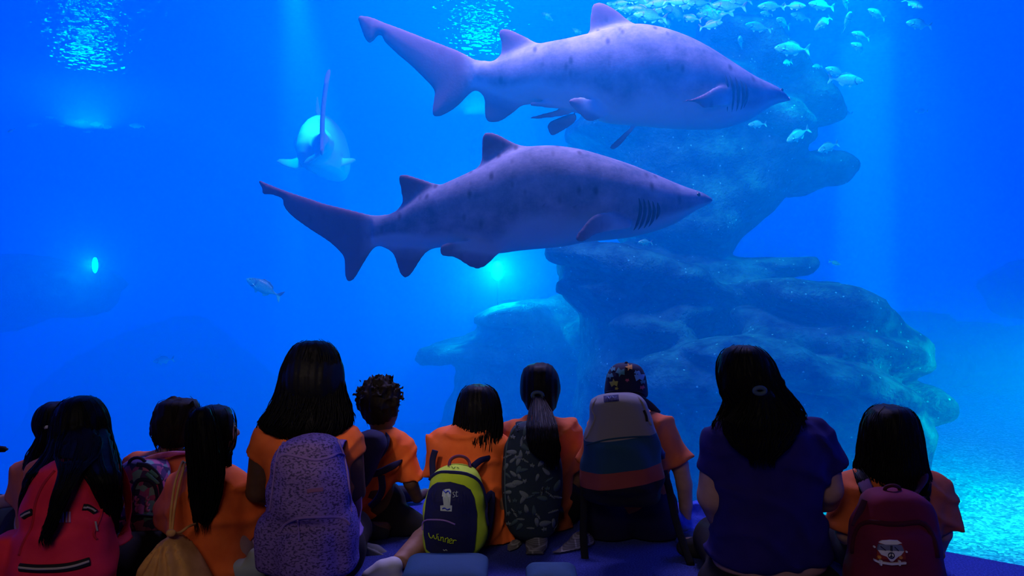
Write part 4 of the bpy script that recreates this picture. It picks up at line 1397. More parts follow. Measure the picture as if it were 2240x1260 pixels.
# ---- girl with a ponytail, behind
p = Person('girl with a white hair tie and ponytail, half hidden behind the red backpack wearer', 2.85, (90, 1170), (-60, 860), (180, 1240), skin='light')
p.torso([(1000, 72, 128), (1020, 52, 150), (1060, 42, 160), (1120, 45, 160), (1200, 40, 165)], .085)
p.skull(122, 925, 44, yaw=.4, neck=(112, 1000))
p.arm([(48, 1050), (30, 1092, .06), (-45, 1108, .10)], [.036, .028, .021], hand_=(-1, .1, -.1))
p.arm([(150, 1050), (170, 1110, .1), (150, 1150, .25)], [.036, .03, .024])
p.legs(); p.finish_body()
p.shirt(M_rust, sleeves=[((60, 1030), (44, 1092, .03), .05, .05), ((145, 1040), (165, 1085, .06), .05, .05)]); p.trousers(M_black)
p.hair([([(877, 112, 136), (883, 98, 150), (895, 90, 160), (915, 84, 164), (935, 84, 160), (950, 90, 152), (965, 100, 145)], .088, 0, 60, .004),
        ([(936, 94, 110), (955, 84, 114), (980, 70, 110), (1000, 62, 104), (1015, 58, 96), (1026, 60, 82)], .035, -.06, 70, .010)])
link('hair_tie', tube(spline([p.q(96, 938, -.07), p.q(103, 934, -.085), p.q(111, 937, -.075), p.q(111, 944, -.06), p.q(102, 946, -.05)], 20, True), .006, 8, closed=True), M_tiew, parent=p.root)

# ---- girl with very long black hair and the red backpack
p = Person('girl with very long loose black hair spread over a red backpack', 2.47, (150, 1300), (40, 855), (265, 1270), skin='tan')
p.torso([(1000, 105, 215), (1030, 85, 230), (1080, 75, 238), (1200, 78, 235), (1300, 85, 230)], .09)
p.skull(178, 925, 52, neck=(170, 1000))
p.arm([(92, 1050), (80, 1150, .08), (110, 1210, .24)], [.036, .03, .024]); p.arm([(225, 1050), (236, 1150, .08), (200, 1210, .24)], [.036, .03, .024])
p.legs(); p.finish_body()
p.shirt(M_rust, sleeves=[((100, 1030), (84, 1110, .05), .052, .05), ((218, 1030), (234, 1110, .05), .052, .05)]); p.trousers(M_black)
p.hair([([(866, 160, 190), (870, 148, 204), (880, 136, 216), (895, 125, 227), (915, 118, 234), (945, 115, 238), (980, 112, 243), (1005, 98, 250), (1022, 84, 256), (1034, 78, 258)], .10, 0, 220, .008),
        ([(940, 118, 160, .0), (980, 108, 150, -.08), (1012, 84, 140, -.15), (1030, 68, 120, -.19), (1050, 59, 98, -.19), (1075, 54, 78, -.17), (1105, 52, 64, -.14)], .05, 0, 50, .006),
        ([(930, 140, 200, -.06), (965, 125, 225, -.11), (1000, 118, 215, -.17), (1016, 128, 192, -.22), (1032, 130, 178, -.25), (1050, 127, 168, -.27), (1075, 120, 154, -.285), (1100, 113, 142, -.29), (1130, 108, 128, -.295), (1155, 101, 120, -.295), (1176, 94, 106, -.295)], .022, 0, 150, .007),
        ([(930, 200, 232, .0), (970, 180, 246, -.08), (1005, 165, 256, -.14), (1030, 186, 260, -.19), (1050, 200, 262, -.20), (1080, 214, 260, -.18), (1110, 228, 259, -.16), (1140, 237, 255, -.14), (1165, 242, 250, -.12)], .06, 0, 110, .006)])

M_red = mat('crimson_bag_cloth', (0.80, 0.016, 0.06), 0.8, noise=12, color2=(0.95, 0.03, 0.08), bump=(380, 0.5), dist=0.0008)
M_redd = mat('deep_red_bag_cloth', (0.55, 0.012, 0.04), 0.8, bump=(380, 0.5), dist=0.0008)
M_blk = mat('black_webbing', (0.012, 0.012, 0.018), 0.8, bump=(300, 0.4), dist=0.001)
M_cream = mat('cream_piping', (0.45, 0.38, 0.33), 0.7)
M_logo = mat('pale_pink_logo', (0.75, 0.35, 0.42), 0.7)
b = Bag('backpack', 'crimson red backpack with striped zip piping and a faint letter logo', 2.30, [(1012, 100, 190), (1018, 92, 200), (1040, 78, 210), (1080, 60, 222), (1120, 45, 232), (1160, 36, 240), (1200, 24, 244), (1260, 10, 246), (1330, 14, 244)], .085, n=2.8)
b.pocket([(1140, 60, 225), (1180, 45, 232), (1225, 38, 236), (1320, 38, 236)], .022)
for sd in ([(1165, -4, 40), (1200, -14, 36), (1260, -20, 34), (1320, -12, 34)],):
    R = px_rows(sd, 2.30, .07, 0.0, .3); b.v.rows(R, n=2.5, k=.02, round_=.02)
b.body([M_red], wr=.008)
b.seam([(45, 1241), (90, 1244), (150, 1240), (196, 1228)], .0125, M_blk, 'zip_flap', lift=.003)
b.seam([(46, 1240), (90, 1243), (150, 1239), (194, 1227)], .0035, M_cream, 'piping', lift=.010)
b.seam([(51, 1130), (60, 1124), (72, 1119)], .010, M_blk, 'zip_flap', lift=.003); b.seam([(52, 1129), (60, 1124), (71, 1119)], .003, M_cream, 'piping', lift=.009)
b.seam([(181, 1109), (194, 1111), (208, 1122)], .010, M_blk, 'zip_flap', lift=.003); b.seam([(182, 1109), (194, 1111), (207, 1121)], .003, M_cream, 'piping', lift=.009)
b.seam([(120, 1030), (95, 1060), (78, 1100), (70, 1150), (50, 1190), (42, 1215)], .004, M_redd, 'seam', lift=.001)
b.seam([(196, 1030), (212, 1070), (222, 1120), (205, 1165), (212, 1180)], .004, M_redd, 'seam', lift=.001)
b.strokes([[(126, 1142), (126, 1121)], [(126, 1122), (131, 1122), (131, 1142)], [(131, 1122), (138, 1122), (138, 1142)], [(146, 1142), (146, 1119)], [(153, 1142), (153, 1119)]], .0036, M_logo, 'letter_logo', label='faint pale letter logo')
b.seam([(208, 1140), (210, 1150), (212, 1160)], .003, M_cream, 'zip_puller', lift=.004)
b.straps(((112, 1022), (70, 1200)), ((182, 1022), (232, 1200)), M_redd, reach=.20)

# ---- short curly haired child with the pink patterned backpack
p = Person('child with short dark curly hair and bare neck, pink patterned backpack on the back', 2.95, (350, 1180), (240, 860), (445, 1240), skin='tan')
p.torso([(984, 330, 400), (1000, 300, 425), (1040, 285, 440), (1100, 285, 440), (1180, 290, 435)], .085)
p.skull(384, 930, 46, yaw=.5, neck=(362, 1000), neck_r=.034)
p.arm([(292, 1030), (285, 1100, .08), (310, 1150, .22)], [.036, .03, .024]); p.arm([(430, 1030), (440, 1100, .1), (420, 1150, .24)], [.036, .03, .024])
p.legs(); p.finish_body()
p.shirt(M_rust, sleeves=[((302, 1015), (288, 1080, .04), .05, .05), ((424, 1015), (438, 1080, .05), .05, .05)]); p.trousers(M_black)
def curls(v, c, R, n, seed, r0=.014, sx=1.0, lo=-.6):
    g = random.Random(seed)
    for i in range(n):
        z = g.uniform(lo, 1); a = g.uniform(0, 6.28); q = math.sqrt(max(0, 1 - z * z))
        v.ell((c[0] + R * sx * q * math.cos(a), c[1] + R * q * math.sin(a), c[2] + R * z), (r0 * g.uniform(.7, 1.3),) * 3, k=.004)
def tufts(v, c, R, n, seed):
    g = random.Random(seed)
    for i in range(n):
        z = g.uniform(-.35, 1); a = g.uniform(0, 6.28); q = math.sqrt(max(0, 1 - z * z))
        d = Vector((q * math.cos(a), q * math.sin(a), z)); o = Vector(c) + d * R; l = g.uniform(.010, .030)
        m_ = o + d * l * .6 + Vector((g.uniform(-1, 1), g.uniform(-1, 1), g.uniform(-1, 1))) * .006
        v.chain([o, m_, m_ + d * l * .5 + Vector((g.uniform(-1, 1), g.uniform(-1, 1), g.uniform(-1, 1))) * .008], [.009, .007, .005], k=.003)
p.hair([([(871, 366, 420), (878, 350, 433), (895, 342, 438), (920, 336, 438), (945, 338, 434), (962, 344, 428), (978, 352, 415)], .09, 0, 60, .010)], m=M_hairb,
       lumps=lambda v: (curls(v, p.q(387, 921), .082, 90, 3, .013, lo=-.3), [v.ell(p.q(a, bb, -.05), (.014, .014, .018), k=.01) for a, bb in ((338, 935), (336, 948), (343, 962), (420, 884))]))

M_pinkp = bpy.data.materials.new('pink_patterned_cloth'); M_pinkp.use_nodes = True
nt = M_pinkp.node_tree; b_ = nt.nodes['Principled BSDF']; tc = node(nt, 'ShaderNodeTexCoord')
vo = node(nt, 'ShaderNodeTexVoronoi', in_Scale=42.0); nt.links.new(tc.outputs['Object'], vo.inputs['Vector'])
sp = node(nt, 'ShaderNodeSeparateColor'); nt.links.new(vo.outputs['Color'], sp.inputs[0])
cr = node(nt, 'ShaderNodeValToRGB'); cr.color_ramp.interpolation = 'CONSTANT'
cr.color_ramp.elements[0].color = (0.02, 0.02, 0.07, 1); cr.color_ramp.elements[1].position = .85; cr.color_ramp.elements[1].color = (0.14, 0.30, 0.30, 1)
for pos, c in ((.3, (0.30, 0.06, 0.18)), (.5, (0.06, 0.03, 0.13)), (.7, (0.42, 0.12, 0.26))):
    e = cr.color_ramp.elements.new(pos); e.color = (*c, 1)
nt.links.new(sp.outputs[0], cr.inputs[0]); nt.links.new(cr.outputs[0], b_.inputs['Base Color']); b_.inputs['Roughness'].default_value = .9
M_pinkbag = mat('dusky_pink_cloth', (0.42, 0.10, 0.20), 0.85, noise=22, color2=(0.62, 0.22, 0.36), bump=(300, .4), dist=.001)
M_nav = mat('dark_navy_cloth', (0.012, 0.012, 0.05), 0.85, bump=(300, .5), dist=.001)
b = Bag('backpack', 'dusky pink and navy backpack printed with small hearts and petals', 2.78, [(1000, 285, 345), (1012, 272, 360), (1040, 258, 366), (1080, 250, 370), (1120, 247, 372), (1160, 249, 372), (1210, 252, 368), (1262, 256, 364)], .09, n=2.6)
b.pocket([(1050, 300, 345), (1075, 285, 352), (1110, 275, 354), (1160, 268, 352)], .03)
b.pocket([(1130, 262, 352), (1180, 258, 354), (1255, 262, 350)], .02)
b.body([M_pinkp])
b.seam([(300, 1018), (325, 1022), (345, 1045), (352, 1090), (346, 1128)], .011, M_nav, 'zip_flap')
b.seam([(278, 1140), (290, 1075), (305, 1050), (335, 1058), (345, 1100)], .007, M_nav, 'piping')
b.seam([(262, 1135), (300, 1128), (350, 1132)], .006, M_nav, 'piping')
b.strokes([[(320, 1036), (345, 1058)], [(328, 1030), (350, 1050)]], .008, mat('teal_webbing', (.07, .22, .22), .8), 'strap_tab')
b.strokes([[(300 + 22 * i + 3 * math.cos(t), 1090 + 12 * j + 5 * math.sin(t)) for t in (0, 1.5, 3, 4.5)] for i in range(2) for j in range(3)], .004, M_pinkbag, 'heart_print')
for nm_, pl in (('shoulder_strap', [(410, 990, .05), (385, 992, -.02), (350, 998, -.07), (318, 1012, -.10), (295, 1030, -.10)]),):
    q = [P(a, bb, 2.88 + c) for a, bb, c in spline(pl, 24)]
    link(nm_, tube(q, [.020, .026, .026, .020], 10, flat=((0, 1, 1), .3)), M_pinkbag, parent=b.root)
q = [P(300 + 18 * math.cos(t), 1015 + 14 * math.sin(t), 2.73) for t in np.linspace(0, 6.0, 16)]
link('handle', tube(q, .006, 8), M_nav, parent=b.root)

# ---- girl with the very long ponytail and the drawstring bag
p = Person('girl with a very long thick ponytail over an orange shirt, drawstring bag at her back', 2.65, (460, 1260), (360, 875), (600, 1270), skin='light', h=.0085)
p.torso([(1012, 425, 480), (1030, 400, 505), (1060, 382, 522), (1110, 374, 532), (1160, 376, 536), (1210, 388, 542), (1270, 396, 545)], .12)
p.skull(468, 940, 48, yaw=.9, neck=(455, 1020), neck_r=.034)
p.arm([(515, 1062), (548, 1140, .10), (575, 1178, .20)], [.036, .029, .021], hand_=(.6, .7, -.3)); p.arm([(392, 1062), (382, 1150, .10), (410, 1200, .28)], [.036, .029, .021])
p.hip.y += .05
p.legs()
p.finish_body()
p.shirt(M_orange, sleeves=[((505, 1055), (545, 1150, .08), .058, .075), ((405, 1055), (386, 1140, .06), .058, .07)], wr=.010, off=.004)
p.trousers(M_pinkc, extra=lambda v: v.cap(p.q(545, 1240, .12), p.q(570, 1275, .02), .045, .04, k=.02))
p.hair([([(886, 452, 482), (891, 434, 498), (903, 420, 508), (925, 412, 514), (955, 412, 514), (980, 416, 508), (1000, 424, 499), (1018, 440, 490)], .095, .01, 90, .006),
        ([(888, 428, 462), (905, 414, 468), (930, 410, 476), (960, 409, 484), (1000, 411, 488), (1040, 415, 488), (1075, 418, 482), (1105, 424, 474), (1130, 430, 464), (1150, 436, 456)], .045, -.12, 200, .010),
        ([(985, 488, 508), (1010, 490, 504), (1030, 494, 500)], .02, .0, 18, .014)])
shoe(p, p.q(560, 1266, -.05), (-.95, -.1, .15), L=.15, m=mat('pale_grey_shoe', (.30, .36, .40), .6))
M_tan = mat('tan_drawstring_cotton', (0.62, 0.30, 0.09), 0.9, noise=18, color2=(0.75, 0.38, 0.13), bump=(220, .6), dist=.001)
b = Bag('drawstring_bag', 'tan cotton drawstring bag gathered at the neck, hanging on a cord', 2.42, [(1160, 371, 379), (1166, 368, 383), (1172, 366, 388), (1184, 354, 398), (1205, 336, 416), (1235, 315, 438), (1275, 300, 458), (1340, 304, 460)], .10, n=2.2, cat='drawstring bag')
b.v.warp(lambda x, y, z: .007 * np.sin(np.arctan2(x - P(376, 1160, 2.42).x, np.maximum(P(376, 1150, 2.42).z - z, .01)) * 22 + 2 * fbm(x, y, z, 6, 2)) * np.clip((P(376, 1150, 2.42).z - z) / .06, .3, 1))
b.body([M_tan], wr=.003)
for pl in ([(376, 1165, -.03), (382, 1110, .0), (392, 1060, .04), (402, 1022, .10), (404, 1012, .2)], [(372, 1165, -.03), (374, 1120, .0), (382, 1060, .04), (396, 1018, .10), (400, 1010, .2)], [(378, 1168, -.05), (395, 1164, -.02), (412, 1152, .0), (428, 1146, .06)]):
    link('cord', tube([P(a, bb, 2.45 + c) for a, bb, c in spline(pl, 20)], .0042, 8), M_tan, parent=b.root)
link('knot', ball(P(374, 1166, 2.38), .012, 12, (1.3, 1, 1)), M_tan, parent=b.root)

# ---- tall girl, purple backpack
p = Person('tallest seated child, loose wavy black hair to the shoulders, orange shirt, purple backpack', 2.62, (680, 1255), (530, 730), (800, 1250), skin='brown')
p.torso([(935, 640, 720), (948, 590, 755), (970, 572, 772), (1010, 578, 772), (1080, 592, 768), (1160, 596, 768), (1260, 590, 775)], .105)
p.skull(688, 835, 74, neck=(680, 935), neck_r=.042)
p.arm([(575, 975), (562, 1075, .02), (640, 1105, .26)], [.042, .037, .027]); p.arm([(768, 975), (778, 1075, .04), (720, 1110, .26)], [.040, .034, .027])
p.legs(size=1.1, spread=.07); p.finish_body()
p.shirt(M_orange, sleeves=[((590, 955), (560, 1002, .01), .052, .047), ((752, 955), (776, 998, .01), .050, .045)], sh=((600, 965), (745, 965), .045)); p.trousers(M_black, size=1.1)
p.hair([([(743, 668, 702), (747, 655, 716), (757, 642, 730), (775, 630, 740), (800, 620, 747), (835, 611, 751), (870, 602, 757), (895, 590, 764), (912, 578, 768), (926, 572, 767), (940, 590, 758), (950, 618, 738)], .13, .0, 420, .010),
        ([(860, 752, 760), (890, 758, 768), (915, 760, 770)], .02, .02, 14, .012), ([(880, 596, 606), (905, 580, 592), (925, 568, 580)], .02, .0, 14, .012)])
M_purp = bpy.data.materials.new('purple_speckled_cloth'); M_purp.use_nodes = True
nt = M_purp.node_tree; b_ = nt.nodes['Principled BSDF']; tc = node(nt, 'ShaderNodeTexCoord')
mp = node(nt, 'ShaderNodeMapping'); mp.inputs['Scale'].default_value = (1, 1, 1.9); mp.inputs['Rotation'].default_value = (0, .3, 0); nt.links.new(tc.outputs['Object'], mp.inputs['Vector'])
nw = node(nt, 'ShaderNodeTexNoise', in_Scale=115.0, in_Detail=2.0); nt.links.new(mp.outputs[0], nw.inputs['Vector'])
cr = node(nt, 'ShaderNodeValToRGB'); cr.color_ramp.elements[0].position = .50; cr.color_ramp.elements[0].color = (0.22, 0.13, 0.42, 1)
cr.color_ramp.elements[1].position = .60; cr.color_ramp.elements[1].color = (0.05, 0.03, 0.13, 1)
nt.links.new(nw.outputs['Fac'], cr.inputs[0]); nt.links.new(cr.outputs[0], b_.inputs['Base Color']); b_.inputs['Roughness'].default_value = .8
M_purl = mat('plain_lilac_piping', (0.25, 0.15, 0.45), .8)
b = Bag('backpack', 'large purple speckled backpack with arched pocket seams', 2.42, [(951, 655, 715), (956, 636, 730), (966, 618, 741), (984, 606, 748), (1010, 599, 754), (1050, 592, 762), (1090, 586, 768), (1130, 580, 772), (1180, 574, 776), (1230, 576, 776), (1252, 584, 768)], .10, n=2.9)
b.pocket([(1004, 640, 725), (1015, 622, 742), (1060, 612, 750), (1125, 604, 752)], .02)
b.pocket([(1134, 640, 735), (1145, 625, 748), (1190, 612, 756), (1245, 612, 756)], .035)
for s_ in ([(1120, 574, 600), (1150, 566, 606), (1200, 565, 606), (1240, 572, 600)], [(1110, 750, 774), (1150, 748, 781), (1200, 748, 783), (1240, 752, 778)]):
    b.v.rows(px_rows(s_, 2.42, .07, 0, .3), n=2.4, k=.015, round_=.02)
b.body([M_purp])
b.seam([(606, 1012), (612, 1000), (625, 994), (650, 998), (690, 1006), (720, 1000), (742, 992), (752, 998)], .0045, M_purl, 'zip_piping')
b.seam([(612, 1166), (622, 1148), (642, 1136), (665, 1132), (700, 1131), (735, 1131), (755, 1137), (765, 1150)], .0045, M_purl, 'zip_piping')
b.seam([(652, 1136), (654, 1160), (655, 1184)], .003, M_purl, 'zip_puller', lift=.004)
b.seam([(620, 962), (606, 1000), (598, 1060), (590, 1120)], .003, M_purl, 'seam'); b.seam([(738, 962), (752, 1000), (762, 1060), (768, 1120)], .003, M_purl, 'seam')
b.decal([(672, 1070), (706, 1066), (707, 1074), (673, 1078)], mat('dull_mauve_patch', (.25, .10, .22), .8), 'name_patch')
b.straps(((640, 975), (590, 1180)), ((730, 975), (768, 1180)), M_purl, reach=.22, r=.016)

# ---- child with the short afro
p = Person('child with a short curly afro turned sideways, navy bag across the back', 3.2, (800, 1170), (760, 810), (945, 1250), skin='brown', h=.008)
p.torso([(936, 815, 862), (948, 790, 878), (975, 776, 890), (1010, 776, 884), (1050, 778, 862), (1090, 778, 846), (1130, 782, 850)], .095)
p.skull(832, 893, 42, yaw=.75, neck=(832, 945), neck_r=.034)
p.arm([(893, 1000), (898, 1055, .0), (912, 1088, .05), (930, 1078, .12)], [.036, .030, .024, .020], hand_=(.9, .5, .1), hs=.8)
p.arm([(785, 990), (778, 1060, .12), (800, 1100, .28)], [.036, .03, .024])
p.legs(sides=(-1,))
leg = p.limb([(820, 1160), (880, 1150, -.02), (935, 1172, .0)], [.07, .062, .045])
p.finish_body()
p.shirt(M_orange, sleeves=[((875, 975), (900, 1050, .0), .055, .048), ((795, 975), (780, 1040, .08), .055, .05)], wr=.009)
p.trousers(M_black, extra=lambda v: v.chain([p.q(810, 1165), p.q(880, 1152, -.02), p.q(945, 1176, 0)], [.10, .085, .06], k=.03))
p.hair([([(848, 805, 855), (862, 794, 864), (885, 794, 868), (910, 800, 866), (926, 808, 856)], .08, .02, 10, .006)], m=M_hairb, shrink=.008,
       lumps=lambda v: (curls(v, p.q(829, 880, .0), .078, 260, 8, .012, lo=-.6), curls(v, p.q(826, 862, .0), .066, 90, 9, .010, lo=.0), tufts(v, p.q(829, 872, .0), .074, 230, 4),
                        [v.ell(p.q(a, bb, .02), (.012 * r, .014, .014 * r), k=.006) for a, bb, r in ((843, 828, 1), (841, 838, 1.2), (838, 846, 1.4), (790, 852, 1), (786, 868, 1.1), (815, 838, 1.2), (866, 850, 1), (874, 868, .8), (828, 834, 1), (808, 838, .9))]))
M_sole = mat('grey_shoe_sole', (.16, .19, .22), .7)
v = Vol(p.q(770, 1255, -.3), p.q(860, 1190, .3), .006) if False else None
sp_ = p.q(815, 1222, -.28)
v = Vol(sp_ - Vector((.12, .12, .08)), sp_ + Vector((.12, .12, .08)), .005)
v.chain([sp_ + Vector((-.055, .03, .02)), sp_ + Vector((0, .03, .0)), sp_ + Vector((.05, .03, -.018))], [.036, .042, .030], k=.02, sy=.8)
v.cap(sp_ + Vector((-.05, -.005, .018)), sp_ + Vector((.05, -.005, -.02)), .040, .032, k=.006, sy=.35)
link('shoe', v.mesh(1), M_sole, parent=p.root)
b = Bag('backpack', 'plain navy sling backpack on the child with the afro', 3.02, [(938, 795, 828), (950, 784, 842), (975, 776, 846), (1005, 774, 832), (1040, 776, 815), (1075, 778, 800)], .06, n=2.4)
b.body([M_nav])
for pl in ([(838, 945, .16), (846, 958, .02), (838, 985, -.03), (822, 1005, -.04)], [(800, 1040, -.03), (830, 1033, -.02), (862, 1018, .0), (880, 1010, .08)], [(834, 1040, -.02), (836, 1070, -.02), (826, 1092, -.0), (810, 1108, .02)]):
    link('shoulder_strap', tube([P(a, bb, 3.08 + c) for a, bb, c in spline(pl, 18)], .014, 8, flat=((0, 1, 0), .35)), M_nav, parent=b.root)

# ---- girl with the yellow and navy backpack
p = Person('girl with straight black hair, yellow rimmed backpack, one bare shin stretched left', 3.1, (1040, 1190), (810, 830), (1125, 1262), skin='tan')
p.torso([(925, 1000, 1070), (940, 970, 1085), (970, 957, 1096), (1010, 955, 1100), (1060, 958, 1100), (1110, 975, 1105), (1160, 1000, 1112), (1200, 1015, 1108)], .10)
p.skull(1048, 895, 48, yaw=.2, neck=(1040, 950))
p.arm([(965, 985), (958, 1060, .10), (990, 1100, .26)], [.036, .03, .024]); p.arm([(1088, 985), (1105, 1060, .10), (1080, 1100, .26)], [.036, .03, .024])
p.legs(size=.95, sides=(1,))
p.body.chain([p.hip, p.q(960, 1160, -.04), p.q(925, 1185, -.16), p.q(868, 1238, -.36)], [.085, .06, .048, .032], k=.03)
p.finish_body()
p.shirt(M_orange, sleeves=[((972, 965), (954, 1040, .05), .055, .05), ((1085, 965), (1105, 1040, .05), .055, .05)], wr=.011, off=.003, extra=lambda v: v.chain([p.q(1050, 1150), p.q(1080, 1195, -.02)], [.11, .085], k=.04))
p.trousers(M_black)
p.hair([([(840, 1032, 1060), (844, 1018, 1074), (855, 1008, 1085), (875, 1001, 1093), (900, 997, 1097), (930, 993, 1098), (955, 987, 1098), (975, 995, 1097), (995, 1012, 1093), (1010, 1026, 1084), (1022, 1045, 1072)], .10, .0, 300, .006),
        ([(925, 990, 1000), (945, 980, 990), (952, 968, 982)], .012, -.02, 10, .008)])
shoe(p, p.q(860, 1258, -.40), (-.85, -.25, -.04), L=.08, ankle=False, m=mat('white_shoe', (.5, .52, .55), .6))
M_lime = mat('lime_bag_cloth', (0.42, 0.62, 0.02), .8, noise=14, color2=(.5, .72, .03), bump=(350, .5), dist=.001)
M_nvb = mat('navy_bag_cloth', (0.008, 0.010, 0.07), .8, bump=(350, .5), dist=.001)
M_silv = mat('silver_print', (.42, .52, .50), .5)
b = Bag('backpack', 'small lime yellow and navy backpack lettered winner with a big number one', 2.86, [(1016, 985, 1010), (1020, 970, 1030), (1030, 956, 1044), (1048, 946, 1054), (1080, 937, 1062), (1120, 931, 1066), (1160, 930, 1066), (1190, 933, 1060), (1212, 945, 1045), (1218, 960, 1030)], .085, n=2.8)
b.pocket([(1058, 955, 1022), (1066, 944, 1032), (1100, 937, 1038), (1150, 932, 1040), (1200, 936, 1036), (1214, 950, 1028)], .018)
b.body([M_lime])
b.decal([(948, 1064), (958, 1057), (985, 1055), (1015, 1062), (1028, 1072), (1036, 1090), (1041, 1120), (1041, 1160), (1036, 1200), (1028, 1213), (990, 1215), (950, 1212), (936, 1200), (931, 1170), (932, 1130), (936, 1095), (941, 1075)], M_nvb, 'front_panel', lift=.008, cuts=3)
b.seam([(940, 1050), (958, 1036), (985, 1034), (1020, 1038), (1045, 1052), (1058, 1080), (1064, 1120), (1066, 1150)], .007, M_nvb, 'zip_piping')
b.seam([(930, 1160), (932, 1140), (950, 1136), (975, 1138), (995, 1146)], .003, M_purl, 'zip_piping', lift=.010)
one = [(975, 1073), (984, 1072), (987, 1078), (985, 1103), (989, 1104), (988, 1117), (965, 1116), (965, 1104), (972, 1103), (973, 1087), (968, 1086), (969, 1079)]
e_ = b.decal(one, M_silv, 'number_one', lift=.011, cuts=1); e_['label'] = 'silver number one'
b.strokes([[(971, 1077), (975, 1082), (980, 1079), (984, 1083)], [(969, 1110), (974, 1108), (979, 1112), (985, 1109)]], .0018, mat('blue_print', (.02, .05, .5), .6), 'print_detail', lift=.015)
b.strokes([[(994, 1080), (990, 1081), (992, 1084), (994, 1087), (990, 1088)], [(998, 1077), (997, 1087), (1000, 1087)], [(995, 1081), (1001, 1080)]], .0012, M_silv, 'letters_st', lift=.011)
win = [[(942, 1164), (944, 1173), (948, 1175), (951, 1168), (953, 1175), (957, 1175), (958, 1165)], [(960, 1170), (961, 1178), (964, 1178)], [(960, 1165), (961, 1166)], [(966, 1171), (966, 1180)], [(966, 1175), (969, 1172), (971, 1174), (971, 1181), (973, 1181)],
       [(975, 1174), (975, 1183)], [(975, 1177), (979, 1174), (981, 1177), (980, 1184), (982, 1184)], [(983, 1181), (988, 1180), (987, 1176), (983, 1179), (984, 1185), (989, 1185)], [(991, 1178), (991, 1187)], [(991, 1182), (994, 1179), (998, 1180)]]
o_ = b.strokes(win, .0017, M_lime, 'lettering_winner', lift=.011); o_['label'] = 'lime handwritten word winner'
b.strokes([[(970, 1200), (973, 1202), (976, 1200), (979, 1202)]], .0015, M_silv, 'small_mark', lift=.011)
b.strokes([[(980, 1022), (985, 1023)], [(988, 1022), (992, 1026), (996, 1023)], [(999, 1024), (1004, 1026)]], .0015, mat('dull_green_print', (.12, .22, .02), .8), 'brand_print')
link('handle', tube([P(a, bb, 2.86 + c) for a, bb, c in spline([(982, 1022, 0), (986, 1006, .02), (1000, 998, .03), (1016, 1000, .03), (1026, 1010, .03), (1028, 1024, .01)], 24)], .006, 8), mat('maroon_webbing', (.10, .02, .05), .8), parent=b.root)
for pl in ([(1060, 1100, .06), (1076, 1080, .1), (1072, 1140, .06), (1060, 1180, .02)], [(948, 1050, .08), (946, 1010, .1), (952, 985, .1)], [(1030, 1025, .05), (1050, 1008, .08), (1070, 1002, .14)]):
    link('shoulder_strap', tube([P(a, bb, 2.86 + c) for a, bb, c in spline(pl, 18)], .012, 8, flat=((0, 1, 0), .35)), M_nvb, parent=b.root)

# ---- girl with the tied ponytail and the leaf print backpack
p = Person('girl with a tied ponytail between the yellow backpack and the capped boy', 3.25, (1190, 1190), (1070, 785), (1290, 1262), skin='tan')
p.torso([(908, 1160, 1212), (922, 1130, 1240), (950, 1112, 1256), (990, 1110, 1256), (1050, 1122, 1250), (1110, 1126, 1246), (1170, 1128, 1244)], .095)
p.skull(1182, 846, 50, neck=(1186, 915), neck_r=.034)
p.arm([(1112, 960), (1100, 1030, .10), (1130, 1080, .26)], [.036, .03, .024]); p.arm([(1252, 960), (1262, 1050, .05), (1240, 1110, .22)], [.036, .03, .024])
p.legs(); p.finish_body()
p.shirt(M_rust, sleeves=[((1125, 940), (1096, 1000, .03), .055, .052), ((1245, 940), (1256, 1020, .02), .055, .055)], wr=.009, extra=lambda v: v.ell(p.q(1160, 915), (.035, .04, .02), k=.02))
M_news = bpy.data.materials.new('newsprint_cloth'); M_news.use_nodes = True
nt = M_news.node_tree; b_ = nt.nodes['Principled BSDF']; tc = node(nt, 'ShaderNodeTexCoord')
br = node(nt, 'ShaderNodeTexBrick', in_Scale=9.0); br.inputs['Color1'].default_value = (.12, .12, .14, 1); br.inputs['Color2'].default_value = (.17, .17, .19, 1); br.inputs['Mortar'].default_value = (.32, .32, .36, 1); br.inputs['Mortar Size'].default_value = .03
mp = node(nt, 'ShaderNodeMapping'); mp.inputs['Rotation'].default_value = (1.57, 0, 0.1); nt.links.new(tc.outputs['Object'], mp.inputs['Vector']); nt.links.new(mp.outputs[0], br.inputs['Vector'])
wv = node(nt, 'ShaderNodeTexWave', in_Scale=55.0); wv.bands_direction = 'Z'; nt.links.new(tc.outputs['Object'], wv.inputs['Vector'])
mx = node(nt, 'ShaderNodeMix', data_type='RGBA', blend_type='MULTIPLY'); mx.inputs[0].default_value = .45
nt.links.new(br.outputs['Color'], mx.inputs[6]); nt.links.new(wv.outputs['Color'], mx.inputs[7]); nt.links.new(mx.outputs[2], b_.inputs['Base Color']); b_.inputs['Roughness'].default_value = .9
p.trousers(M_black, name='shorts')
v = p.vol()
v.chain([p.q(1175, 1180, -.25), p.q(1172, 1215, -.30), p.q(1166, 1252, -.42)], [.045, .043, .05], k=.01)
v.chain([p.q(1275, 1190, -.22), p.q(1235, 1220, -.30), p.q(1190, 1240, -.36)], [.05, .04, .036], k=.01)
v.chain([p.q(1130, 1200, -.22), p.q(1112, 1232, -.32), p.q(1120, 1262, -.45)], [.035, .04, .045], k=.01)
v.warp(lambda x, y, z: .004 * fbm(x, y, z, 12, 3)); v.cut((0, 0, LEDGE + .006), (0, 0, -1))
link('printed_leggings', v.mesh(1), M_news, parent=p.root)
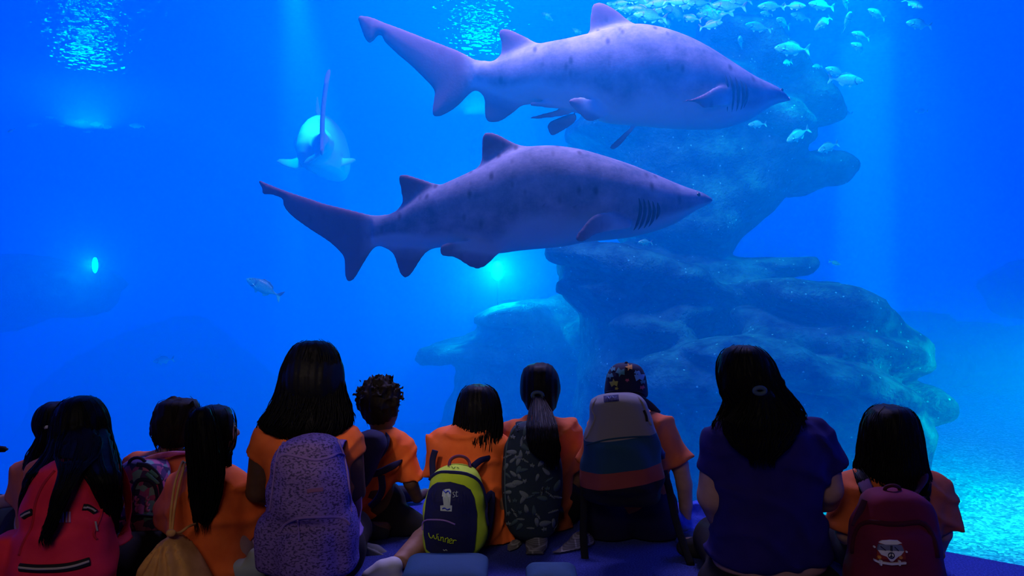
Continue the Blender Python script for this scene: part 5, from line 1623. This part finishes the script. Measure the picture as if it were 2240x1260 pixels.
p.hair([([(794, 1168, 1192), (798, 1152, 1206), (808, 1143, 1217), (825, 1136, 1224), (845, 1134, 1227), (862, 1135, 1226), (878, 1141, 1221), (892, 1148, 1218), (904, 1160, 1210)], .098, 0, 0, .004),
        ([(862, 1168, 1186, 0), (878, 1163, 1194, -.03), (900, 1157, 1207, -.10), (930, 1153, 1217, -.20), (960, 1154, 1221, -.23), (985, 1162, 1222, -.23), (1000, 1180, 1221, -.23), (1010, 1196, 1218, -.23)], .035, -.11, 260, .006)])
link('hair_tie', tube([p.q(1176 + 11 * math.cos(t), 865 + 7 * math.sin(t), -.11) for t in np.linspace(0, 6.28, 17)[:-1]], .008, 8, closed=True), M_tie, parent=p.root)
M_leafbg = mat('dark_teal_bag_cloth', (.014, .028, .05), .85, bump=(350, .5), dist=.001)
M_leaf = mat('grey_leaf_print', (.13, .17, .20), .85); M_leaf2 = mat('dark_leaf_print', (.05, .09, .12), .85)


def leaves(b):
    g = random.Random(12)
    out = []
    spots = []
    tries = 0
    while len(spots) < 70 and tries < 4000:
        tries += 1
        x, y = g.uniform(1106, 1222), g.uniform(935, 1165)
        if all((x - a) ** 2 + (y - c) ** 2 > 110 for a, c in spots): spots.append((x, y))
    for i, (x, y) in enumerate(spots):
        a = g.uniform(0, 6.28); L = g.uniform(8, 14)
        kind = i % 4
        if kind == 3:                                      # five petalled flower
            poly = [(x + (6.5 if k % 2 == 0 else 2.6) * math.cos(a + k * math.pi / 5), y + (6.5 if k % 2 == 0 else 2.6) * math.sin(a + k * math.pi / 5)) for k in range(10)]
            me = b.decal_mesh(poly, .0022, 1)
        elif kind == 0:                                    # fern: midrib with leaflets
            c, s = math.cos(a), math.sin(a); poly = []
            for k in range(7): t = -1 + k / 3.5; w = 4.2 * (1 - abs(t) * .6); poly += [(x + c * L * t - s * w, y + s * L * t + c * w), (x + c * L * (t + .12) - s * .7, y + s * L * (t + .12) + c * .7)]
            for k in range(6, -1, -1): t = -1 + k / 3.5; w = 4.2 * (1 - abs(t) * .6); poly += [(x + c * L * (t + .12) + s * .7, y + s * L * (t + .12) - c * .7), (x + c * L * t + s * w, y + s * L * t - c * w)]
            me = b.decal_mesh(poly, .0022, 0)
        else:
            c, s = math.cos(a), math.sin(a); W = L * g.uniform(.35, .5); poly = []
            for k in range(12):
                t = 2 * math.pi * k / 12; u, w = L * math.cos(t), W * math.sin(t) * (1 - .35 * math.cos(t))
                poly.append((x + c * u - s * w, y + s * u + c * w))
            me = b.decal_mesh(poly, .0022, 1)
        if me: out.append((me, 1 if i % 3 else 2))
    return out


b = Bag('backpack', 'dark teal backpack printed all over with grey leaves and flowers', 3.03, [(920, 1140, 1190), (928, 1126, 1204), (945, 1114, 1214), (975, 1104, 1222), (1010, 1099, 1227), (1060, 1098, 1229), (1105, 1100, 1226), (1140, 1106, 1220), (1162, 1118, 1210), (1178, 1138, 1192)], .085, n=2.5)
b.body([M_leafbg, M_leaf, M_leaf2], wr=.004, prints=leaves)
b.seam([(1128, 936), (1112, 965), (1106, 1020), (1106, 1080), (1110, 1130)], .003, M_leaf2, 'seam')
b.straps(((1140, 930), (1108, 1130)), ((1205, 932), (1222, 1120)), M_leafbg, reach=.18)

# ---- boy with the printed cap and the striped backpack
p = Person('kneeling boy in a printed cap leaning on one arm, grey teal and rust backpack', 3.1, (1380, 1130), (1255, 790), (1535, 1262), skin='light', h=.008, group='school children seated before the tank')
p.hip = p.hip + Vector((0, 0, .13))
p.torso([(900, 1330, 1440), (915, 1310, 1462), (945, 1295, 1476), (985, 1292, 1474), (1050, 1296, 1464), (1110, 1298, 1462)], .10)
p.skull(1370, 850, 48, yaw=-.1, neck=(1375, 910), neck_r=.036)
p.arm([(1462, 960), (1487, 1015, -.02), (1497, 1060, -.02), (1500, 1105, .0), (1499, 1160, .04)], [.040, .034, .032, .027, .019], hand_=(.1, .5, -.75), hs=.8, curl=.3)
p.arm([(1306, 960), (1288, 1040, .05), (1300, 1110, .15)], [.038, .032, .024])
p.legs('kneel'); p.finish_body()
p.shirt(M_rust, sleeves=[((1440, 940), (1484, 1010, -.02), .058, .058), ((1320, 940), (1292, 1010, .02), .055, .055)], wr=.009)
p.trousers(M_nav, extra=lambda v: (v.chain([p.q(1335, 1110), p.q(1332, 1165, .05), p.q(1330, 1215, .0)], [.115, .095, .08], k=.03), v.chain([p.q(1420, 1110), p.q(1438, 1165, .05), p.q(1448, 1210, .0)], [.115, .095, .075], k=.03)))
M_cap = mat('navy_cap_cloth', (.006, .008, .03), .85, bump=(300, .5), dist=.001)
v = p.vol(.007)
v.rows(px_rows([(795, 1352, 1388), (799, 1343, 1399), (808, 1334, 1406), (822, 1327, 1412), (840, 1324, 1415), (858, 1322, 1417), (868, 1324, 1417)], p.Y, .098, 0, .6), n=2.05, round_=.01)
capD = v.D.copy(); capv = v
cap_me = v.mesh(1)
cap_world = [vv.co.copy() for vv in cap_me.vertices]; cap_polys = [tuple(pp.vertices) for pp in cap_me.polygons]
cap = link('cap', cap_me, M_cap, parent=p.root)


class _Face(Bag):                                        # lets prints be draped on a modelled shape
    def __init__(self, v, Y, root):
        self.v, self.Y, self.root = v, Y, root


cf = _Face(capv, p.Y, p.root)
from mathutils.bvhtree import BVHTree
cf.bvh = BVHTree.FromPolygons(cap_world, cap_polys)
cols = {'teal': mat('teal_print', (.05, .22, .25), .8), 'olive': mat('olive_print', (.30, .30, .05), .8), 'sky': mat('light_blue_print', (.12, .35, .55), .8), 'orange': mat('amber_print', (.55, .28, .06), .8), 'pink': mat('rose_print', (.35, .08, .14), .8)}
for (x, y, r, c) in ((1358, 815, 7, 'teal'), (1376, 804, 5.5, 'orange'), (1398, 824, 8, 'sky'), (1344, 838, 6.5, 'olive'), (1336, 823, 5, 'teal'), (1392, 816, 4, 'sky'), (1404, 848, 4, 'pink'), (1372, 832, 3, 'pink'), (1405, 835, 4, 'teal'), (1342, 808, 4, 'teal'), (1350, 850, 3, 'olive')):
    a0 = x * .7
    r *= 1.5
    poly = [(x + r * (1 if k % 2 == 0 else .42) * math.cos(a0 + k * math.pi / 5), y + r * (1 if k % 2 == 0 else .42) * math.sin(a0 + k * math.pi / 5)) for k in range(10)]
    me = cf.decal_mesh(poly, .003, 1)
    link('flower_print', me, cols[c], parent=cap, smooth=False)
link('cap_button', ball(p.q(1370, 795), .008, 10), M_cap, parent=cap)
link('cap_seam', tube([cf.s(a, bb, .001) for a, bb in spline([(1328, 858), (1350, 855), (1372, 856), (1395, 858), (1410, 862)], 20)], .004, 6), M_cap, parent=cap)

M_grey = mat('grey_bag_cloth', (.20, .19, .18), .85, noise=10, color2=(.26, .25, .235), bump=(350, .5), dist=.001)
M_teal = mat('petrol_bag_cloth', (.012, .06, .10), .85, bump=(350, .5), dist=.001)
M_rustb = mat('rust_bag_cloth', (.28, .055, .04), .85, bump=(350, .5), dist=.001)
M_blkb = mat('black_bag_cloth', (.006, .007, .015), .85, bump=(350, .5), dist=.001)
b = Bag('backpack', 'grey backpack with petrol and rust bands and a small navy label, under the cap', 2.86, [(861, 1325, 1398), (866, 1308, 1408), (878, 1294, 1414), (895, 1290, 1420), (915, 1288, 1430), (940, 1282, 1438), (975, 1276, 1446), (1010, 1271, 1452), (1045, 1270, 1454), (1080, 1276, 1446), (1100, 1285, 1438)],   .10, n=2.7)
b.pocket([(952, 1300, 1400), (970, 1288, 1415), (1010, 1282, 1425), (1070, 1280, 1432)], .025)
s0 = b.v
s0.warp(lambda x, y, z: .006 * fbm(x, y, z * .7, 7, 3) + .003 * np.sin(z * 45 + x * 20 + 3 * fbm(x, y, z, 5, 2)))
me = s0.mesh(1)
b.set_bvh(me)
# sewn cloth bands: grey, petrol, rust, black, rising a little towards the right
M_bands = mat('banded_bag_cloth', (.22, .21, .20), .85, bump=(350, .5), dist=.001)
nt = M_bands.node_tree; b_ = nt.nodes['Principled BSDF']; tc = node(nt, 'ShaderNodeTexCoord')
sx = node(nt, 'ShaderNodeSeparateXYZ'); nt.links.new(tc.outputs['Object'], sx.inputs[0])
m1 = node(nt, 'ShaderNodeMath', operation='MULTIPLY_ADD'); m1.inputs[1].default_value = -.13; nt.links.new(sx.outputs[0], m1.inputs[0]); nt.links.new(sx.outputs[2], m1.inputs[2])
mr = node(nt, 'ShaderNodeMapRange'); mr.inputs[1].default_value = -.1; mr.inputs[2].default_value = .6; nt.links.new(m1.outputs[0], mr.inputs[0])
cr = node(nt, 'ShaderNodeValToRGB'); cr.color_ramp.interpolation = 'CONSTANT'
br_ = b.root.location
zt = [(P(1285, y, 2.77).z - br_.z) - .13 * (P(1285, y, 2.77).x - br_.x) for y in (1074, 1038, 972)]
for e_, (z_, c_) in zip([cr.color_ramp.elements[0], cr.color_ramp.elements[1]], ((None, (.006, .007, .015)), (zt[0], (.28, .055, .04)))):
    e_.position = 0 if z_ is None else (z_ + .1) / .7; e_.color = (*c_, 1)
for z_, c_ in ((zt[1], (.012, .06, .10)), (zt[2], (.22, .21, .195))):
    e_ = cr.color_ramp.elements.new((z_ + .1) / .7); e_.color = (*c_, 1)
nt.links.new(mr.outputs[0], cr.inputs[0]); nt.links.new(cr.outputs[0], b_.inputs['Base Color'])
link('bag_body', me, M_bands, parent=b.root)
b.seam([(1283, 973), (1330, 962), (1380, 956), (1428, 954)], .003, M_teal, 'seam')
b.seam([(1305, 872), (1296, 895), (1302, 915), (1290, 945), (1282, 960)], .0035, M_grey, 'seam')
b.seam([(1396, 868), (1408, 890), (1416, 915), (1424, 930)], .0035, M_grey, 'seam')
b.decal([(1321, 868), (1353, 865), (1354, 878), (1322, 881)], M_nvb, 'label_patch', lift=.003)
b.strokes([[(1326, 875), (1330, 871), (1334, 875), (1339, 870), (1344, 874), (1349, 872)]], .0016, mat('pale_blue_thread', (.25, .3, .5), .7), 'label_lettering', lift=.007)
b.strokes([[(1407, 898), (1412, 910), (1414, 922)]], .005, M_blkb, 'zip_puller', lift=.003)
v = Vol(P(1405, 1030, 2.78) - Vector((.02, .02, .02)), P(1475, 940, 3.02) + Vector((.02, .02, .02)), .006)
v.outline([W2(a, bb, 2.88) for a, bb in ((1418, 958), (1440, 966), (1458, 992), (1456, 1006), (1430, 1010), (1418, 1000))], 2.90, .05, .03)
link('side_pocket', v.mesh(1), M_nvb, parent=b.root)
for pl in ([(1452, 1030, .06), (1464, 1070, .02), (1474, 1120, .0), (1490, 1175, -.05), (1512, 1238, -.12)], [(1278, 1050, .06), (1277, 1110, .02), (1276, 1170, .0), (1280, 1225, -.05)], [(1400, 872, .08), (1420, 885, .14), (1440, 905, .22)], [(1310, 880, .08), (1302, 895, .14), (1300, 915, .22)]):
    link('strap', tube([P(a, bb, 2.92 + c) for a, bb, c in spline(pl, 22)], .014, 8, flat=((0, 1, 0), .3)), M_blkb, parent=b.root)

# ---- woman
p = Person('woman in a purple navy t-shirt with a low wavy ponytail, the only adult', 2.5, (1685, 1300), (1510, 745), (1850, 1262), skin='light', h=.009, group='seated visitors')
p.root['group'] = 'adult visitor'
p.torso([(925, 1600, 1745), (940, 1578, 1775), (970, 1562, 1800), (1010, 1562, 1802), (1060, 1566, 1794), (1110, 1566, 1785), (1150, 1560, 1796), (1200, 1552, 1808), (1250, 1550, 1816)], .137)
p.skull(1630, 825, 62, yaw=.25, neck=(1660, 915), neck_r=.048)
p.arm([(1575, 985), (1558, 1085, .0), (1585, 1150, .10), (1640, 1170, .30)], [.056, .048, .042, .030], hs=1.0); p.arm([(1795, 975), (1812, 1070, .0), (1808, 1092, .05), (1740, 1110, .32)], [.054, .046, .040, .030], hs=1.0)
p.legs(size=1.1, spread=.08)
p.finish_body()
p.shirt(M_navy, sleeves=[((1592, 965), (1556, 1042, .0), .075, .064), ((1775, 960), (1816, 1035, .0), .075, .066)], wr=.008, off=.004, sh=((1595, 960), (1770, 955), .06),
        rows=[(925, 1602, 1745), (940, 1580, 1778), (970, 1562, 1802), (1010, 1562, 1804), (1060, 1566, 1796), (1110, 1566, 1784), (1150, 1560, 1796), (1190, 1552, 1808), (1222, 1548, 1816)], depth=.135)
v = p.vol()
v.rows(px_rows([(1238, 1548, 1822), (1262, 1530, 1838), (1330, 1520, 1850)], 2.5, .140, 0, .3), n=2.4, round_=.02)
for h_, k_, a_ in p.lp: v.chain([h_, k_, a_ + (k_ - a_) * .1], [.12, .085, .06], k=.03)
v.cut((0, 0, LEDGE + .006), (0, 0, -1))
link('trousers', v.mesh(1), M_black, parent=p.root)
for h_, k_, a_ in p.lp:
    s_ = 1 if k_.x > p.hip.x else -1
    w = Vol(a_ - Vector((.2, .12, .08)), a_ + Vector((.2, .12, .08)), .009)
    w.chain([a_ + Vector((s_ * .02, 0, 0)), a_ + Vector((-s_ * .07, .01, -.006)), a_ + Vector((-s_ * .145, .02, -.014))], [.044, .044, .032], k=.02)
    w.cut((0, 0, LEDGE + .003), (0, 0, -1))
    link('shoe', w.mesh(1), M_darkshoe, parent=p.root)
p.hair([([(754, 1608, 1645), (758, 1595, 1660), (770, 1580, 1675), (790, 1571, 1690), (815, 1569, 1700), (840, 1573, 1710), (865, 1582, 1722), (885, 1592, 1735), (905, 1590, 1750), (925, 1582, 1756)], .125, 0, 320, .008),
        ([(850, 1640, 1690, -.10), (875, 1625, 1705, -.12), (900, 1605, 1730, -.13), (925, 1582, 1750, -.13), (950, 1588, 1740, -.13), (975, 1605, 1722, -.14), (992, 1625, 1705, -.14), (1004, 1645, 1688, -.14)], .05, 0, 320, .008),
        ([(860, 1585, 1600, 0), (885, 1580, 1596, 0), (905, 1572, 1590, 0), (925, 1562, 1588, -.02)], .02, 0, 30, .014), ([(820, 1698, 1706), (850, 1712, 1722), (880, 1735, 1745), (905, 1750, 1758)], .02, 0, 24, .010)], m=M_hair)
link('hair_tie', tube([p.q(1662 + 12 * math.cos(t), 855 + 7 * math.sin(t), -.14) for t in np.linspace(0, 6.28, 17)[:-1]], .007, 8, closed=True), M_tie, parent=p.root)

# ---- girl with the maroon backpack
p = Person('girl with straight black hair at the right, maroon backpack with a camper van picture', 2.62, (1955, 1270), (1815, 875), (2095, 1262), skin='light', h=.009)
p.torso([(1030, 1900, 2000), (1042, 1872, 2035), (1065, 1862, 2055), (1110, 1870, 2050), (1160, 1872, 2046), (1262, 1870, 2048)], .10)
p.skull(1950, 955, 60, neck=(1950, 1035), neck_r=.038)
p.arm([(1866, 1085), (1850, 1165, .02), (1870, 1205, .10), (1915, 1215, .28)], [.038, .033, .029, .022]); p.arm([(2050, 1085), (2060, 1165, .02), (2045, 1208, .10), (2000, 1220, .28)], [.038, .033, .029, .022])
p.legs(); p.finish_body()
p.shirt(M_rust, sleeves=[((1876, 1062), (1845, 1150, .02), .060, .054), ((2038, 1062), (2066, 1150, .02), .060, .054)], wr=.010, off=.002, sh=((1888, 1062), (2028, 1062), .05)); p.trousers(M_black)
p.hair([([(884, 1932, 1966), (888, 1920, 1978), (896, 1908, 1990), (910, 1897, 2001), (935, 1888, 2008), (965, 1884, 2013), (1000, 1881, 2017), (1025, 1876, 2022), (1045, 1880, 2026), (1062, 1886, 2026), (1080, 1897, 2016), (1092, 1912, 1996)], .115, 0, 380, .007),
        ([(1025, 1866, 1886, -.04), (1045, 1872, 1900, -.08), (1065, 1882, 1906, -.10), (1080, 1890, 1904, -.10)], .02, 0, 26, .008), ([(1030, 2008, 2030, -.04), (1055, 2010, 2034, -.08), (1075, 2012, 2032, -.10), (1090, 2014, 2026, -.10)], .02, 0, 30, .008)])
M_mar = mat('maroon_bag_cloth', (.14, .006, .035), .85, noise=10, color2=(.17, .008, .045), bump=(350, .5), dist=.001)
M_mard = mat('dark_maroon_cloth', (.06, .003, .018), .85, bump=(350, .5), dist=.001)
b = Bag('backpack', 'maroon backpack with a white camper van and peace sign picture', 2.42, [(1072, 1905, 2000), (1078, 1895, 2010), (1095, 1886, 2020), (1120, 1878, 2030), (1150, 1868, 2040), (1190, 1858, 2050), (1230, 1853, 2058), (1290, 1850, 2064)], .085, n=2.8)
b.pocket([(1142, 1895, 2012), (1152, 1878, 2030), (1190, 1868, 2040), (1285, 1864, 2046)], .028)
b.body([M_mar])
b.seam([(1866, 1210), (1870, 1175), (1882, 1150), (1905, 1142), (1940, 1146), (1975, 1146), (2010, 1142), (2030, 1155), (2044, 1185), (2050, 1220)], .008, M_mard, 'zip_piping')
M_white = mat('white_print', (.75, .75, .80), .7); M_wind = mat('slate_print', (.16, .18, .30), .7); M_lampc = mat('amber_lamp_print', (.75, .30, .06), .7); M_rv = mat('brick_red_print', (.30, .03, .03), .7)
X = lambda pts: [(1948 + (x - 1088) * 420 / 1000.0, 1208 + (y - 1130) * 420 / 1000.0) for x, y in pts]
van = b.decal(X([(1018, 1165), (1022, 1118), (1028, 1100), (1034, 1076), (1050, 1070), (1125, 1070), (1143, 1076), (1152, 1100), (1162, 1118), (1166, 1165)]), M_rv, 'van_picture', lift=.003, cuts=2)
def on(pts, m, nm, lift, cuts=1):
    o = link(nm, b.decal_mesh(X(pts), lift, cuts), m, parent=van, smooth=False); return o
on([(1034, 1080), (1050, 1070), (1125, 1070), (1145, 1082), (1120, 1088), (1060, 1088)], M_white, 'roof', .006)
on([(1024, 1116), (1034, 1087), (1142, 1090), (1156, 1120), (1090, 1117)], M_wind, 'windscreen', .006)
on([(1026, 1117), (1156, 1121), (1140, 1142), (1118, 1152), (1098, 1174), (1086, 1174), (1068, 1150), (1042, 1140)], M_white, 'front_mask', .006)
on([(1010, 1163), (1035, 1174), (1090, 1182), (1168, 1178), (1166, 1188), (1090, 1193), (1030, 1184), (1010, 1173)], M_white, 'bumper', .007)
for x in (1042, 1133): on([(x - 4, 1168), (x + 4, 1168), (x + 4, 1194), (x - 4, 1194)], M_white, 'bumper_guard', .009, 0)
for x in (1034, 1139): on([(x + 9 * math.cos(t), 1153 + 8 * math.sin(t)) for t in np.linspace(0, 6.28, 11)[:-1]], M_lampc, 'headlamp', .0075, 0)
for x in (1010, 1170): on([(x + 5 * math.cos(t), (1102 if x < 1100 else 1126) + 5 * math.sin(t)) for t in np.linspace(0, 6.28, 9)[:-1]], M_white, 'wing_mirror', .005, 0)
ring = X([(1088 + 15 * math.cos(t), 1140 + 14 * math.sin(t)) for t in np.linspace(0, 6.28, 15)])
pc = [ring, X([(1088, 1126), (1088, 1154)]), X([(1088, 1140), (1078, 1151)]), X([(1088, 1140), (1098, 1151)]), X([(1086, 1092), (1086, 1117)]), X([(1092, 1092), (1092, 1118)]), X([(1040, 1095), (1062, 1115)]), X([(1105, 1098), (1125, 1116)])]
ms = [(tube([b.s(a, bb, .010) for a, bb in l], .0011, 6), None) for l in pc]
link('peace_sign', join(ms), M_nav, parent=van)
M_mstrap = mat('plum_strap_cloth', (.06, .012, .05), .85)
for pl in ([(1905, 1085, .0), (1892, 1060, .06), (1888, 1048, .14), (1890, 1060, .24)], [(2000, 1085, .0), (2018, 1056, .05), (2014, 1036, .12), (2008, 1045, .22)], [(1895, 1095, -.03), (1885, 1120, -.03), (1874, 1150, -.02)], [(2008, 1090, -.03), (2020, 1115, -.03), (2036, 1150, -.02)]):
    link('shoulder_strap', tube([P(a, bb, 2.44 + c) for a, bb, c in spline(pl, 20)], .020, 8, flat=((0, 1, 1), .35)), M_mstrap, parent=b.root)
link('handle', tube([P(a, bb, 2.42 + c) for a, bb, c in spline([(1935, 1076, 0), (1938, 1066, -.01), (1952, 1062, -.02), (1966, 1066, -.01), (1968, 1076, 0)], 20)], .006, 8), M_mard, parent=b.root)

# ---- things lying on the ledge
M_blue = mat('blue_jacket_cloth', (.02, .05, .42), .75, noise=20, color2=(.04, .10, .6), bump=(120, .5), dist=.003)
v = Vol((.50, 2.95, LEDGE - .02), (.98, 3.44, LEDGE + .16), .008)
v.outline([(.56, 3.02), (.70, 3.0), (.86, 3.05), (.94, 3.2), (.90, 3.34), (.74, 3.38), (.60, 3.32), (.55, 3.15)], 0, .05, .12, frame=((0, 0, LEDGE + .045), (1, 0, 0), (0, 1, 0), (0, 0, 1)))
v.warp(lambda x, y, z: .022 * np.sin(34 * (x * .8 - y * .6) + 5 * fbm(x, y, z, 5, 2)) + .014 * fbm(x, y, z, 14, 3))
v.cut((0, 0, LEDGE + .004), (0, 0, -1))
tag(link('jacket', v.mesh(1), M_blue), 'crumpled blue jacket lying on the ledge between the boy and the woman', 'jacket')
M_cush = mat('teal_blue_cushion_cloth', (.02, .08, .17), .8, bump=(200, .6), dist=.001)
for (x, y, w_, d_, lab) in ((-.22, 2.60, .14, .12, 'flat blue floor cushion in front of the girl with the yellow backpack'), (.13, 2.55, .085, .08, 'flat blue floor cushion under the newsprint leggings')):
    v = Vol((x - w_ - .05, y - d_ - .05, LEDGE - .02), (x + w_ + .05, y + d_ + .05, LEDGE + .12), .009)
    z_ = LEDGE + .05
    v.outline([(x - w_, y - d_ * .8), (x - w_ * .8, y - d_), (x + w_ * .8, y - d_), (x + w_, y - d_ * .8), (x + w_, y + d_ * .8), (x + w_ * .8, y + d_), (x - w_ * .8, y + d_), (x - w_, y + d_ * .8)], 0, .042, .09, tmin=.008, frame=((0, 0, z_), (1, 0, 0), (0, 1, 0), (0, 0, 1)))
    v.cut((0, 0, LEDGE + .006), (0, 0, -1))
    tag(link('floor_cushion', v.mesh(1), M_cush), lab, 'cushion', 'floor cushions')

# ---- light patches as added glowing bodies, and the water surface
M_glow = mat('added_patch_glow', (.1, .9, .9), .3, emit=((.0, 1.0, .95), 20.0))  # emission stands in for light falling on a surface
for (px, py, Y, r, e, lab) in ((1088, 592, 10.2, .10, 120, 'glowing body added for the bright cyan light patch beneath the lower shark'), (208, 580, 13.5, .09, 45, 'small glowing body added for the cyan lit spot at the dim rock spur')):
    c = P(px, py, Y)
    t = empty('added_light_patch', c - Vector((0, 0, .2)), lab, 'light patch', 'added light patches')
    link('glow_body_back', tube([c + Vector((0, .02, 0)), c + Vector((0, .10, 0)), c + Vector((0, .22, .02))], [r * .7, r * .7, r * .4], 20, flat=((0, 0, 1), 1.3)), M_metal, parent=t)  # invented back part behind the added glow
    link('glow_body', ball(c, r, 20, (.8, .35, 1.25) if Y < 12 else (.55, .3, 1.5)), M_glow, parent=t)  # glowing ellipsoid added where a surface only catches light
    link('glow_body_rod', tube([c + Vector((0, .14, 0)), c + Vector((0, .18, -.4)), c + Vector((0, .3, -.62 if Y < 12 else -.35))], .004, 8), M_metal, parent=t)  # invented rod carrying the added glow
    L = bpy.data.lights.new('added_patch_halo', 'POINT'); L.energy = e * 1.8; L.color = (0, .8, 1); L.shadow_soft_size = .05  # point light added for the halo around the glowing body
    lo = bpy.data.objects.new('added_patch_halo', L); COL.objects.link(lo); lo.location = c + Vector((0, -.12, 0))
